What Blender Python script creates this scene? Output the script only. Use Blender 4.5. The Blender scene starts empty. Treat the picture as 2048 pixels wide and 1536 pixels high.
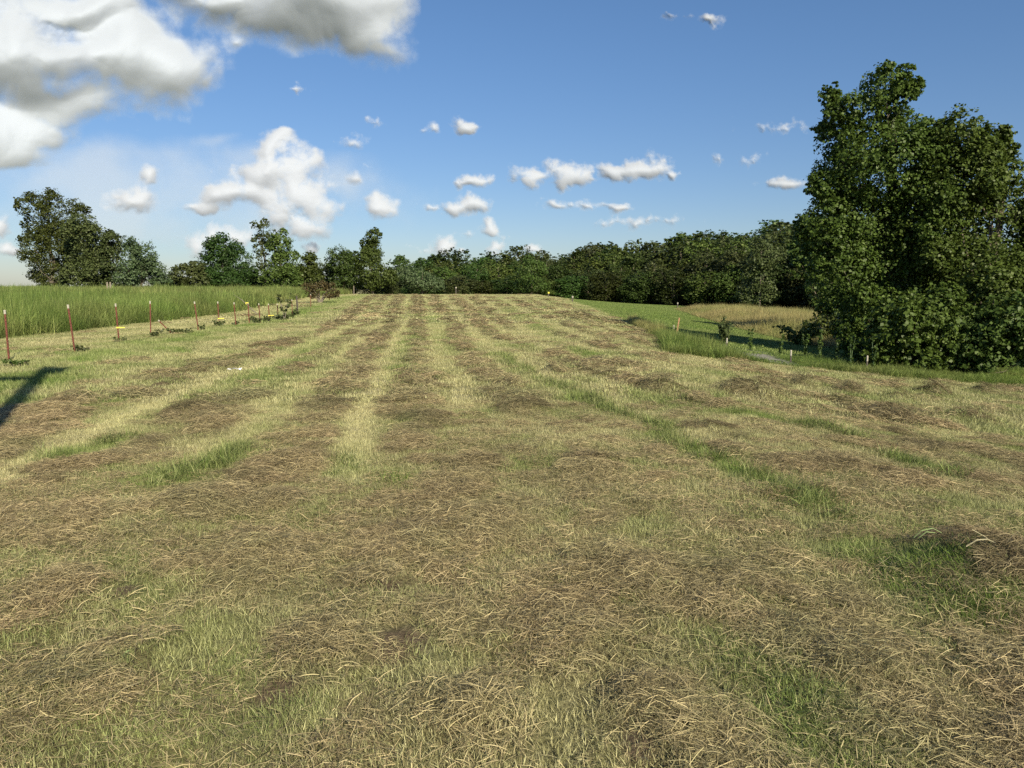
import bpy, math, random
import numpy as np
from mathutils import Vector
scene = bpy.context.scene
C = scene.collection
R = math.radians
# ---------------------------------------------------------------- camera
F = 1490.0                     # focal length in photograph pixels
EYE = 1.65
PITCH = math.atan((768 - 578) / F)
cam = bpy.data.objects.new('camera', bpy.data.cameras.new('camera'))
C.objects.link(cam); scene.camera = cam
cam.location = (0, 0, EYE)
cam.rotation_euler = (math.pi / 2 - PITCH, 0, 0)
cam.data.sensor_width = 36; cam.data.lens = F / 2048 * 36
cam.data.clip_start = 0.1; cam.data.clip_end = 6000
# ---------------------------------------------------------------- light
SUN_EL = R(31); SUN_AZ = math.atan2(0.452, -0.892)
sd = Vector((math.sin(SUN_AZ) * math.cos(SUN_EL), math.cos(SUN_AZ) * math.cos(SUN_EL), math.sin(SUN_EL)))
sl = bpy.data.lights.new('sun', 'SUN'); sl.energy = 5.0; sl.angle = R(0.55); sl.color = (1.0, 0.885, 0.67)
sun = bpy.data.objects.new('sun', sl); C.objects.link(sun)
sun.rotation_euler = (-sd).to_track_quat('-Z', 'Y').to_euler(); sun.location = (0, 0, 60)
scene.view_settings.view_transform = 'Standard'
scene.view_settings.look = 'None'
scene.view_settings.gamma = 1
scene.view_settings.use_curve_mapping = False
scene.view_settings.exposure = 0.66
cy = scene.cycles
cy.use_denoising = False
cy.max_bounces = 6; cy.diffuse_bounces = 3; cy.glossy_bounces = 2; cy.transmission_bounces = 4
cy.transparent_max_bounces = 8; cy.caustics_reflective = False; cy.caustics_refractive = False
cy.sample_clamp_indirect = 4

# ---------------------------------------------------------------- node helpers
class NT:
    def __init__(s, tree): s.t = tree; s.n = tree.nodes; s.l = tree.links
    def new(s, typ, **kw):
        n = s.n.new(typ)
        for k, v in kw.items(): setattr(n, k, v)
        return n
    def put(s, sock, v):
        if isinstance(v, bpy.types.NodeSocket): s.l.new(v, sock)
        elif v is not None: sock.default_value = v
    def m(s, op, a, b=None, c=None, clamp=False):
        n = s.new('ShaderNodeMath', operation=op); n.use_clamp = clamp
        s.put(n.inputs[0], a); s.put(n.inputs[1], b)
        if c is not None: s.put(n.inputs[2], c)
        return n.outputs[0]
    def v(s, op, a, b=None, c=None):
        n = s.new('ShaderNodeVectorMath', operation=op)
        s.put(n.inputs[0], a); s.put(n.inputs[1], b)
        if c is not None: s.put(n.inputs[2], c)
        return n.outputs['Value'] if op in ('LENGTH', 'DOT_PRODUCT') else n.outputs[0]
    def mix(s, f, a, b, typ='MIX'):
        n = s.new('ShaderNodeMix', data_type='RGBA', blend_type=typ)
        s.put(n.inputs[0], f)
        for k, x in ((6, a), (7, b)):
            if isinstance(x, tuple) and len(x) == 3: x = x + (1,)
            s.put(n.inputs[k], x)
        return n.outputs[2]
    def noise(s, vec, scale, detail=4, rough=.5, lac=2.0, dist=0):
        n = s.new('ShaderNodeTexNoise')
        s.put(n.inputs['Vector'], vec); n.inputs['Scale'].default_value = scale
        n.inputs['Detail'].default_value = detail; n.inputs['Roughness'].default_value = rough
        n.inputs['Lacunarity'].default_value = lac; n.inputs['Distortion'].default_value = dist
        return n.outputs['Fac']
    def ramp(s, f, lo, hi, a=0.0, b=1.0, smooth=True):
        n = s.new('ShaderNodeMapRange'); n.interpolation_type = 'SMOOTHSTEP' if smooth else 'LINEAR'
        s.put(n.inputs[0], f); n.inputs[1].default_value = lo; n.inputs[2].default_value = hi
        s.put(n.inputs[3], a); s.put(n.inputs[4], b)
        return n.outputs[0]

# ---------------------------------------------------------------- sky with clouds (world directions)
def uv(px, py):
    """photograph pixel -> (x/y, z/y) of the world direction"""
    a = (px - 1024) / F; b = (768 - py) / F
    y = math.cos(PITCH) + b * math.sin(PITCH); z = -math.sin(PITCH) + b * math.cos(PITCH)
    return a / y, z / y

# px, py, half width, half height up, half height down, weight
BIG = [(60, 120, 190, 130, 85, 1.0), (230, 110, 130, 90, 95, 1.0), (345, 140, 115, 85, 80, 1.0), (120, 10, 170, 60, 60, 1.0),
       (-120, 80, 200, 140, 120, 1.0), (250, 60, 90, 55, 70, .9), (420, 160, 50, 40, 40, .7), (170, 190, 150, 40, 45, .8),
       (640, -10, 190, 70, 105, 1.0), (745, 60, 95, 80, 85, 1.0), (440, -10, 130, 55, 70, .8), (560, 40, 150, 60, 60, .8),
       (330, -40, 160, 50, 50, .8), (770, 100, 55, 30, 42, .8), (1000, -190, 320, 60, 60, .7), (400, -300, 500, 120, 90, .8),
       (0, 250, 75, 55, 55, .85), (85, 270, 60, 38, 32, .85), (20, 305, 90, 35, 32, .75), (-90, 260, 110, 70, 70, .9),
       (465, 95, 30, 25, 20, .45)]
MID = [(545, 300, 52, 45, 40, 1.0), (530, 345, 70, 40, 45, .95), (590, 345, 60, 50, 50, .95), (600, 400, 75, 60, 60, .85),
       (560, 430, 60, 50, 40, .8), (640, 430, 60, 50, 40, .7), (610, 460, 70, 30, 30, .7), (450, 385, 62, 40, 32, 1.05), (495, 392, 52, 38, 26, 1.0),
       (400, 412, 48, 16, 13, .8), (525, 400, 30, 28, 18, .9), (265, 405, 58, 32, 24, .9), (285, 390, 28, 26, 20, .7),
       (298, 345, 20, 18, 18, .65), (762, 415, 40, 34, 26, 1.0), (755, 400, 24, 26, 22, .9), (700, 292, 34, 22, 16, .75),
       (712, 362, 30, 16, 14, .6), (395, 490, 34, 34, 40, .9), (430, 480, 44, 28, 30, .7), (480, 480, 34, 24, 24, .7),
       (5, 460, 30, 24, 20, .85), (15, 502, 36, 16, 16, .75), (560, 270, 30, 18, 20, .9), (745, 330, 22, 8, 8, .3)]
SMALL = [(932, 258, 30, 22, 16, 1.0), (925, 248, 18, 18, 16, .9), (870, 257, 14, 12, 10, .6), (745, 243, 20, 10, 9, .45), (845, 260, 14, 8, 8, .35),
         (1075, 352, 56, 20, 18, .95), (1130, 348, 46, 30, 26, 1.0), (1125, 365, 30, 20, 18, .85), (1150, 358, 34, 20, 16, .9), (1045, 360, 32, 18, 18, .8),
         (1225, 340, 34, 18, 18, .95), (1275, 340, 46, 18, 20, 1.0), (1325, 332, 34, 30, 28, 1.0), (1300, 348, 60, 18, 14, .9), (1345, 348, 22, 16, 14, .8),
         (955, 362, 36, 12, 12, .8), (935, 367, 22, 9, 9, .6), (955, 408, 42, 20, 18, .95), (900, 418, 34, 14, 13, .8), (865, 414, 22, 10, 10, .6),
         (1112, 410, 30, 13, 12, .75), (1140, 412, 30, 10, 10, .5), (1180, 412, 40, 8, 8, .35), (1244, 414, 22, 13, 12, .65), (1220, 410, 30, 8, 8, .4),
         (1575, 368, 52, 13, 11, .85), (1550, 372, 36, 14, 10, .75), (888, 492, 28, 22, 30, .9), (980, 462, 24, 26, 16, .9), (975, 445, 12, 14, 14, .7),
         (985, 500, 26, 22, 30, .65), (1005, 470, 16, 9, 9, .5), (1075, 500, 34, 14, 24, .8), (1418, 34, 24, 12, 12, .55), (1366, 22, 18, 14, 12, .25),
         (620, 495, 16, 10, 16, .6), (925, 505, 16, 8, 14, .5), (845, 498, 18, 10, 16, .35), (930, 470, 14, 7, 7, .35),
         (1530, 250, 44, 8, 8, .2), (1330, 440, 60, 7, 7, .22), (575, 175, 34, 12, 9, .3), (1240, 445, 50, 6, 6, .2), (1500, 322, 40, 6, 6, .2)]

world = bpy.data.worlds.new('World'); scene.world = world; world.use_nodes = True
W = NT(world.node_tree); W.n.clear()
out = W.new('ShaderNodeOutputWorld'); bg = W.new('ShaderNodeBackground'); W.l.new(bg.outputs[0], out.inputs[0])
sky = W.new('ShaderNodeTexSky', sky_type='NISHITA'); sky.sun_disc = False
sky.sun_elevation = SUN_EL; sky.sun_rotation = SUN_AZ
sky.altitude = 200; sky.air_density = 1.0; sky.dust_density = .5; sky.ozone_density = 2.5
hsv = W.new('ShaderNodeHueSaturation'); hsv.inputs['Saturation'].default_value = 1.10
W.l.new(sky.outputs[0], hsv.inputs['Color'])
tcw = W.new('ShaderNodeTexCoord'); spw = W.new('ShaderNodeSeparateXYZ'); W.l.new(tcw.outputs['Generated'], spw.inputs[0])
hz = W.ramp(spw.outputs[2], -.02, .42)
W.l.new(W.mix(1.0, hsv.outputs[0], W.mix(hz, (.74, .77, .90), (.92, 1.0, 1.10)), 'MULTIPLY'), bg.inputs[0]); bg.inputs[1].default_value = .067

# ---------------------------------------------------------------- numpy noise
def vn(x, y, seed=0):
    x = np.asarray(x, float); y = np.asarray(y, float)
    xi = np.floor(x).astype(np.int64); yi = np.floor(y).astype(np.int64)
    fx = x - xi; fy = y - yi; fx = fx * fx * (3 - 2 * fx); fy = fy * fy * (3 - 2 * fy)
    def h(i, j):
        n = (i * 374761393 + j * 668265263 + seed * 1442695041) & 0xffffffff
        n = ((n ^ (n >> 13)) * 1274126177) & 0xffffffff
        n = (n ^ (n >> 16)) & 0xffff
        return n / 65535.0
    return (h(xi, yi) * (1 - fx) + h(xi + 1, yi) * fx) * (1 - fy) + (h(xi, yi + 1) * (1 - fx) + h(xi + 1, yi + 1) * fx) * fy
def fbm(x, y, seed=0, oct=4):
    s = 0; a = .5; t = 0
    for o in range(oct):
        s = s + a * vn(x * 2 ** o, y * 2 ** o, seed + 17 * o); t += a; a *= .5
    return s / t
def sst(x, a, b):
    t = np.clip((x - a) / (b - a), 0, 1); return t * t * (3 - 2 * t)

# ---------------------------------------------------------------- terrain
def g0(x, y):
    x = np.asarray(x, float); y = np.asarray(y, float)
    h = .95 * sst(y, -4, 95)
    h = h - 2.2 * sst(y, 97, 150)
    h = h - 2.0 * (1 - np.exp(-np.maximum(x - 3, 0) / 14)) * sst(y, -10, 12)
    h = h + .18 * sst(-x, 17, 40) * sst(y, 10, 50)
    h = h + 6.5 * sst(y + .25 * x, 118, 190) * sst(x, -25, 60)          # wooded rise behind the field
    return h
def at(px, py, far=260.0):
    """where the sight line through a photograph pixel meets the ground"""
    u0, v0 = uv(px, py)
    y = np.linspace(1, far, 5200)
    d = (EYE + v0 * y) - g0(u0 * y, y)
    k = np.argmax(d < 0)
    if not (d < 0).any(): k = int(np.argmin(d))
    return float(u0 * y[k]), float(y[k])
def path(pts): return np.array([at(*p[:2]) for p in pts])
def dist(x, y, poly):
    best = np.full(np.shape(x), 1e9)
    for (ax, ay), (bx, by) in zip(poly[:-1], poly[1:]):
        dx, dy = bx - ax, by - ay; L = dx * dx + dy * dy + 1e-9
        t = np.clip(((x - ax) * dx + (y - ay) * dy) / L, 0, 1)
        best = np.minimum(best, np.hypot(x - ax - t * dx, y - ay - t * dy))
    return best
def inside(x, y, poly):
    c = np.zeros(np.shape(x), bool); n = len(poly)
    for i in range(n):
        ax, ay = poly[i]; bx, by = poly[(i + 1) % n]
        if ay == by: continue
        c ^= ((ay > y) != (by > y)) & (x < (bx - ax) * (y - ay) / (by - ay) + ax)
    return c

HAY = [([(0, 905), (60, 868), (120, 819), (222, 785), (335, 761), (410, 741), (495, 717), (547, 693), (649, 672), (702, 631), (735, 602), (752, 591)], .42, 1),
       ([(-60, 1000), (20, 966), (102, 935)], .5, 1), ([(290, 911), (376, 826), (450, 800), (530, 778), (617, 722), (680, 690), (737, 645), (752, 610), (771, 591)], .42, .85),
       ([(410, 1000), (495, 973), (560, 930), (600, 890), (634, 864), (655, 812), (679, 775), (720, 734), (732, 700), (754, 672), (785, 655), (791, 624), (795, 600), (800, 591)], .42, 1.1),
       ([(790, 905), (812, 850), (836, 768), (832, 717), (836, 682), (836, 641), (832, 611), (836, 592)], .42, 1),
       ([(1060, 815), (1020, 790), (952, 727), (925, 703), (914, 655), (892, 628), (873, 612), (868, 592)], .34, .9),
       ([(1380, 860), (1250, 815), (1160, 760), (1080, 735), (990, 690), (925, 622), (900, 600)], .25, .5),
       ([(907, 594), (942, 624), (969, 659), (1010, 679), (1061, 696), (1133, 720), (1188, 737), (1239, 754), (1297, 775), (1373, 795), (1446, 810)], .3, 1),
       ([(945, 595), (976, 624), (1010, 652), (1044, 679), (1147, 703), (1215, 723), (1297, 745), (1380, 765), (1482, 788)], .3, .9),
       ([(985, 597), (1050, 640), (1085, 662), (1164, 679), (1249, 706), (1300, 717), (1500, 745), (1650, 765)], .3, .8),
       ([(1020, 597), (1100, 635), (1164, 659), (1240, 685), (1330, 712)], .28, .75), ([(1050, 597), (1130, 630), (1210, 660), (1290, 690)], .28, .75),
       ([(1080, 598), (1160, 628), (1240, 656), (1310, 685)], .28, .7),
       ([(1010, 1100), (900, 1075), (850, 1010)], .3, .6), ([(1100, 603), (1200, 632), (1290, 668), (1335, 700)], .28, .7)]
HEAPS = [(893, 613, .8), (1640, 858, .25), (1495, 790, .42), (1405, 862, .45), (1045, 820, .4), (1775, 836, .42), (1955, 842, .45), (1966, 785, .35), (1180, 935, .4), (955, 930, .35),
         (1540, 800, .3), (1320, 780, .3), (376, 830, .5), (660, 905, .5), (90, 1060, .55), (560, 1010, .35), (420, 1010, .4), (500, 1120, .45), (940, 1060, .5),
         (1450, 905, .28), (1640, 1000, .3), (1950, 1100, .3), (1990, 1180, .38), (1900, 1110, .25), (1660, 930, .4), (1560, 930, .35), (1700, 785, .3), (1800, 800, .3), (1870, 790, .3), (1600, 770, .3),
         (1250, 1150, .4), (1480, 1190, .4), (1150, 1290, .3), (1690, 1330, .35), (1350, 1420, .3), (150, 1180, .4), (750, 1180, .3), (640, 1300, .3), (250, 1330, .35), (930, 1440, .25), (1950, 960, .4),
         (1790, 960, .3), (1880, 905, .3), (1110, 745, .25), (1215, 790, .3), (860, 840, .35), (650, 720, .3)]
GREEN = [([(85, 912), (188, 900), (239, 880), (320, 830), (393, 792), (512, 757), (581, 727), (634, 682), (730, 641), (743, 614), (760, 594)], .3, .5), ([(120, 912), (188, 898), (240, 882)], .3, 1.0),
         ([(480, 895), (560, 820), (620, 760), (690, 700)], .3, .5), ([(360, 955), (430, 925), (485, 895)], .3, 1.0), ([(802, 760), (805, 717), (819, 665), (822, 631), (820, 600)], .25, .5),
         ([(905, 712), (880, 686), (870, 655), (856, 624), (850, 600)], .2, .5), ([(993, 710), (1095, 765), (1181, 802), (1249, 833), (1297, 853), (1355, 886), (1446, 930), (1519, 967), (1592, 996), (1683, 1036)], .16, 1.1),
         ([(1464, 821), (1526, 835), (1629, 857), (1720, 879)], .22, 1.2), ([(1811, 923), (1866, 945)], .25, 1.1), ([(1700, 1110), (1780, 1150), (1950, 1230)], .3, .75),
         ([(-100, 810), (0, 775), (120, 738), (300, 690), (500, 652), (600, 628), (660, 605), (700, 592)], 1.0, .85), ([(713, 901), (700, 940)], .25, .7), ([(1054, 922), (1100, 930)], .25, .6),
         ([(805, 945), (790, 960)], .3, .6), ([(260, 1150), (330, 1300)], .3, .5), ([(1500, 1300), (1620, 1440), (1700, 1500)], .25, .6), ([(500, 1350), (560, 1450)], .2, .4),
         ([(1950, 930), (2040, 930)], .3, .6), ([(1000, 594), (1020, 620), (1120, 690), (1180, 712)], .2, .35), ([(700, 600), (730, 588)], .6, .8)]
PALE = [([(0, 965), (143, 880), (307, 812), (376, 782), (513, 730), (649, 676), (716, 648), (743, 605)], .26, 1), ([(500, 880), (570, 830), (692, 695), (757, 655), (770, 605)], .22, .7),
        ([(725, 960), (700, 905), (716, 846), (750, 785), (764, 734), (781, 690), (808, 648), (805, 614), (812, 594)], .28, 1.1), ([(880, 745), (862, 680), (853, 631), (848, 597)], .22, .9),
        ([(1350, 870), (1180, 790), (1010, 720), (940, 650), (920, 632)], .28, .9), ([(1300, 765), (1130, 705), (1010, 664), (965, 625), (935, 598)], .2, .9),
        ([(1700, 800), (1500, 775), (1300, 730), (1100, 680), (1020, 640), (965, 600)], .25, .6), ([(1450, 840), (1400, 875)], .5, .7), ([(2048, 880), (1750, 850), (1600, 815)], .35, .5),
        ([(0, 745), (80, 742)], .3, .7), ([(150, 735), (250, 700), (330, 678)], .15, .8), ([(410, 682), (450, 668)], .2, .8), ([(1150, 880), (1250, 850)], .4, .5), ([(640, 600), (725, 585)], .4, .9)]
HAY = [(path(p), w, s) for p, w, s in HAY]
rows = [HAY[i][0] for i in (0, 2, 3, 4, 5, 7, 8, 9, 10, 11, 12)]
MID_P = []
for A_, B_ in zip(rows[:-1], rows[1:]):
    A_ = A_[np.argsort(A_[:, 1])]; B_ = B_[np.argsort(B_[:, 1])]
    ys = np.arange(max(5.5, A_[0, 1], B_[0, 1]), min(94, A_[-1, 1], B_[-1, 1]) + 1, 3.0)
    if len(ys) > 1: MID_P.append((np.stack([(np.interp(ys, A_[:, 1], A_[:, 0]) + np.interp(ys, B_[:, 1], B_[:, 0])) / 2, ys], -1), .3, .8))
GREEN = [(path(p), w, s) for p, w, s in GREEN]; PALE = [(path(p), w, s) for p, w, s in PALE] + MID_P
HEAPS = [at(px, py) + (r,) for px, py, r in HEAPS]
BIGHEAP = at(1985, 1165)
SOIL = [at(px, py) + (r,) for px, py, r in ((790, 1292, .17), (768, 1192, .08), (560, 1395, .12), (1120, 1010, .10), (1290, 1480, .08), (250, 1180, .09), (1560, 1240, .09), (920, 1190, .07))]
field_edge = path([(1100, 592), (1150, 604), (1180, 613), (1250, 641), (1290, 656), (1330, 682), (1340, 708), (1420, 717), (1556, 730), (1727, 749), (1994, 771), (2048, 775)])
FE = [tuple(p) for p in field_edge]
dx, dy = FE[-1][0] - FE[-2][0], FE[-1][1] - FE[-2][1]
FIELD_R = [(FE[0][0] + 2, 400.0)] + FE + [(FE[-1][0] + dx * 12, FE[-1][1] + dy * 12), (300.0, -50.0), (400.0, 400.0)]   # right of the hay field
verge_near = path([(1262, 645), (1330, 682), (1340, 708), (1420, 717), (1556, 730), (1727, 749), (1994, 771), (2048, 775)])
verge_far = path([(2048, 744), (1850, 735), (1700, 727), (1620, 719), (1480, 706), (1400, 695), (1345, 684), (1325, 672), (1262, 641)])
vx, vy = verge_near[-1]
VERGE = [tuple(p) for p in verge_near] + [(vx + 12, vy - 6), (vx + 16, vy - 2)] + [tuple(p) for p in verge_far]
GOLD = [tuple(p) for p in path([(1345, 616), (1400, 634), (1480, 657), (1560, 677), (1640, 694), (1720, 704), (1780, 694), (1780, 650), (1690, 640), (1560, 626), (1440, 616), (1380, 611)])]
GRAVEL = path([(1478, 700), (1510, 712), (1550, 724)])
gl = path([(-40, 682), (0, 679), (113, 667), (300, 645), (444, 628), (530, 611), (581, 601), (612, 594)])
TALL = [tuple(p) for p in gl] + [(gl[-1][0] - .5, 97.0), (-30, 112), (-140, 112), (-140, 20), (gl[0][0] - 25, gl[0][1] - 4)]

def masks(x, y):
    x = np.asarray(x, float); y = np.asarray(y, float)
    wx = x + .35 * (fbm(x * .9, y * .9, 5) - .5) ; wy = y + .5 * (fbm(x * .9, y * .9, 9) - .5)
    hay = np.zeros_like(x); green = np.zeros_like(x); pale = np.zeros_like(x)
    for poly, w, s in HAY: hay = np.maximum(hay, s * np.exp(-(dist(wx, wy, poly) / (w * 1.05)) ** 4))
    for poly, w, s in GREEN: green = np.maximum(green, s * np.exp(-(dist(wx, wy, poly) / w) ** 2))
    for poly, w, s in PALE: pale = np.maximum(pale, s * np.exp(-(dist(wx, wy, poly) / w) ** 2))
    patch = fbm(x * .55 + 3, y * .55, 21, 4)
    patch2 = fbm(x * 2.2, y * 2.2 + 7, 33, 3)
    patch3 = fbm(x * 2.6 + 11, y * 1.7, 35, 4)
    fr = sst(y, 10, 22); hay = hay * ((1 - fr) * np.clip(.15 + 4.2 * (patch3 - .36), .1, 1.25) + fr * np.clip(.55 + 2.6 * (patch3 - .45), .3, 1.2))
    pale = np.maximum(pale, (.25 + .35 * fr) * (1 - np.clip(hay, 0, 1)) * np.clip((fbm(x * 1.2, y * .8, 58, 3) - .35) * 4, 0, 1))
    heap = np.zeros_like(x)
    for hx, hy, r in HEAPS:
        d = np.hypot((wx - hx) , (wy - hy) / 1.25)
        heap = np.maximum(heap, np.exp(-(d / r) ** 2))
    near = 1 - sst(y, 9, 16)
    rightside = sst(x - .12 * y, 1.5, 4) * sst(y, 5, 9) 
    rnd = np.clip((patch - .54) * 5.5, 0, 1)
    rnd2 = np.clip((fbm(x * 1.6, y * 1.1, 77, 4) - .56) * 8, 0, 1)
    hay = np.maximum(hay, np.maximum(heap, np.maximum(rnd * near * .8 * np.clip(.3 + 4 * (patch3 - .38), .1, 1.1), rnd2 * (.35 * near + .8 * rightside))))
    hay = np.clip(hay - .75 * pale - .7 * green, 0, 1.15)
    soil = np.zeros_like(x)
    for hx, hy, r in SOIL: soil = np.maximum(soil, np.exp(-(np.hypot(wx - hx, (wy - hy) / 1.3) / r) ** 2))
    hay = hay * (1 - .8 * soil)
    # regions
    right = inside(x, y, FIELD_R); verge = inside(x, y, VERGE); gold = inside(x, y, GOLD); tall = inside(x, y, TALL)
    strip = (~tall) & (x < -.115 * y - 8.5) & (y > 8) & (~right)
    hay = np.where(right | tall, 0, hay); hay = np.where(x < -.12 * y - 6.5, hay * .3, hay)
    gr = np.clip(green + .42 * np.clip((fbm(x * .7, y * .5, 51) - .5) * 5, 0, 1) * (1 - pale), 0, 1.3)
    return dict(hay=hay, green=gr, pale=np.clip(pale, 0, 1), right=right & ~verge, verge=verge, gold=gold, tall=tall, strip=strip, heap=heap, gline=green, soil=soil)

def height(x, y, mk=None):
    x = np.asarray(x, float); y = np.asarray(y, float)
    mk = mk or masks(x, y)
    h = g0(x, y)
    m = mk['hay'] * (.55 + .45 * fbm(x * 3.5, y * 3.5, 61, 3))
    h = h + .17 * np.exp(-(np.hypot(x - BIGHEAP[0], (y - BIGHEAP[1])) / .40) ** 2)
    nf = 1 - sst(y, 7, 13)
    h = h + (.062 - .045 * nf) * m + (.13 - .09 * nf) * mk['heap'] ** 1.6 * np.where(mk['right'] | mk['tall'], 0, 1)
    h = h + .035 * (fbm(x * 1.1, y * 1.1, 3, 3) - .5) + (.034 * (fbm(x * 6, y * 6, 4, 2) - .5) + .02 * (fbm(x * 15, y * 15, 6, 2) - .5) * (1 - sst(y, 6, 12))) * (1 - sst(y, 20, 40))
    return h

# ---------------------------------------------------------------- mesh helpers
def mesh_np(name, V, Fq, attrs=None, mat=None, smooth=False):
    """V (n,3), Fq (m,3|4) -> mesh"""
    V = np.asarray(V, np.float32); Fq = np.asarray(Fq, np.int32)
    me = bpy.data.meshes.new(name); k = Fq.shape[1]
    me.vertices.add(len(V)); me.vertices.foreach_set('co', V.ravel())
    me.loops.add(Fq.size); me.loops.foreach_set('vertex_index', Fq.ravel())
    me.polygons.add(len(Fq)); me.polygons.foreach_set('loop_start', np.arange(0, Fq.size, k, dtype=np.int32))
    me.polygons.foreach_set('loop_total', np.full(len(Fq), k, np.int32))
    if smooth: me.polygons.foreach_set('use_smooth', np.ones(len(Fq), bool))
    for nm, (dom, arr) in (attrs or {}).items():
        arr = np.asarray(arr, np.float32)
        if arr.ndim == 1: a = me.attributes.new(nm, 'FLOAT', dom); a.data.foreach_set('value', arr)
        else: a = me.attributes.new(nm, 'FLOAT_VECTOR', dom); a.data.foreach_set('vector', arr.ravel())
    me.update(calc_edges=True); me.validate()
    if mat: me.materials.append(mat)
    return me
def obj(name, me, parent=None, loc=None, rot=None, link=True):
    o = bpy.data.objects.new(name, me)
    if link: C.objects.link(o)
    if parent: o.parent = parent
    if loc is not None: o.location = loc
    if rot is not None: o.rotation_euler = rot
    return o
def tag(o, label=None, cat=None, group=None, kind=None):
    if label: o['label'] = label
    if cat: o['category'] = cat
    if group: o['group'] = group
    if kind: o['kind'] = kind
    return o
def empty(name, loc=(0, 0, 0), rz=0):
    o = bpy.data.objects.new(name, None); C.objects.link(o); o.location = loc; o.rotation_euler = (0, 0, rz); o.empty_display_size = .3
    return o
def copy_tree(o, parent=None):
    c = o.copy(); C.objects.link(c); c.parent = parent
    for ch in list(o.children): copy_tree(ch, c)
    return c
class MB:
    def __init__(s): s.v = []; s.f = []; s.n = 0
    def add(s, V, Fs):
        s.v.append(np.asarray(V, float)); s.f += [tuple(int(i) + s.n for i in f) for f in Fs]; s.n += len(V); return s
    def tube(s, pts, rad, seg=7, cap=True):
        pts = [Vector(p) for p in pts]; V = []; Fs = []
        if not hasattr(rad, '__len__'): rad = [rad] * len(pts)
        for i, p in enumerate(pts):
            t = (pts[min(i + 1, len(pts) - 1)] - pts[max(i - 1, 0)]).normalized()
            a = t.cross(Vector((1, 0, 0)) if abs(t.x) < .8 else Vector((0, 1, 0))).normalized(); b = t.cross(a)
            for k in range(seg):
                an = 2 * math.pi * k / seg; V.append(p + (a * math.cos(an) + b * math.sin(an)) * rad[i])
        for i in range(len(pts) - 1):
            for k in range(seg):
                k2 = (k + 1) % seg; Fs.append((i * seg + k, i * seg + k2, (i + 1) * seg + k2, (i + 1) * seg + k))
        if cap: Fs.append(tuple(range(seg))[::-1]); Fs.append(tuple((len(pts) - 1) * seg + k for k in range(seg)))
        return s.add([tuple(v) for v in V], Fs)
    def box(s, c, d, rz=0):
        V = []; 
        for z in (-1, 1):
            for (x, y) in ((-1, -1), (1, -1), (1, 1), (-1, 1)):
                X, Y = x * d[0] / 2, y * d[1] / 2
                V.append((c[0] + X * math.cos(rz) - Y * math.sin(rz), c[1] + X * math.sin(rz) + Y * math.cos(rz), c[2] + z * d[2] / 2))
        return s.add(V, [(3, 2, 1, 0), (4, 5, 6, 7), (0, 1, 5, 4), (1, 2, 6, 5), (2, 3, 7, 6), (3, 0, 4, 7)])
    def prism(s, prof, z0, z1):
        n = len(prof); V = [(x, y, z0) for x, y in prof] + [(x, y, z1) for x, y in prof]
        return s.add(V, [tuple(range(n))[::-1], tuple(range(n, 2 * n))] + [(i, (i + 1) % n, n + (i + 1) % n, n + i) for i in range(n)])
    def build(s, name, mat, parent=None, loc=None, smooth=False):
        me = bpy.data.meshes.new(name); me.from_pydata([tuple(v) for v in np.concatenate(s.v)], [], s.f)
        me.materials.append(mat)
        if smooth:
            for p in me.polygons: p.use_smooth = True
        return obj(name, me, parent, loc)

# ---------------------------------------------------------------- materials
def new_mat(name):
    m = bpy.data.materials.new(name); m.use_nodes = True; t = NT(m.node_tree)
    b = t.n['Principled BSDF']; return m, t, b
def simple(name, c, rough=.8, metal=0, var=.25, scale=8, bump=.0):
    m, t, b = new_mat(name); tcn = t.new('ShaderNodeTexCoord')
    n = t.noise(tcn.outputs['Object'], scale, 5, .6)
    d = tuple(x * (1 - var) for x in c); u = tuple(min(1, x * (1 + var)) for x in c)
    t.l.new(t.mix(t.ramp(n, .3, .7), d, u), b.inputs['Base Color'])
    b.inputs['Roughness'].default_value = rough; b.inputs['Metallic'].default_value = metal
    if bump:
        bn = t.new('ShaderNodeBump'); bn.inputs['Strength'].default_value = bump; bn.inputs['Distance'].default_value = .02
        t.l.new(n, bn.inputs['Height']); t.l.new(bn.outputs[0], b.inputs['Normal'])
    return m
def attr(t, name, typ='GEOMETRY'):
    a = t.new('ShaderNodeAttribute', attribute_type=typ, attribute_name=name); return a
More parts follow.
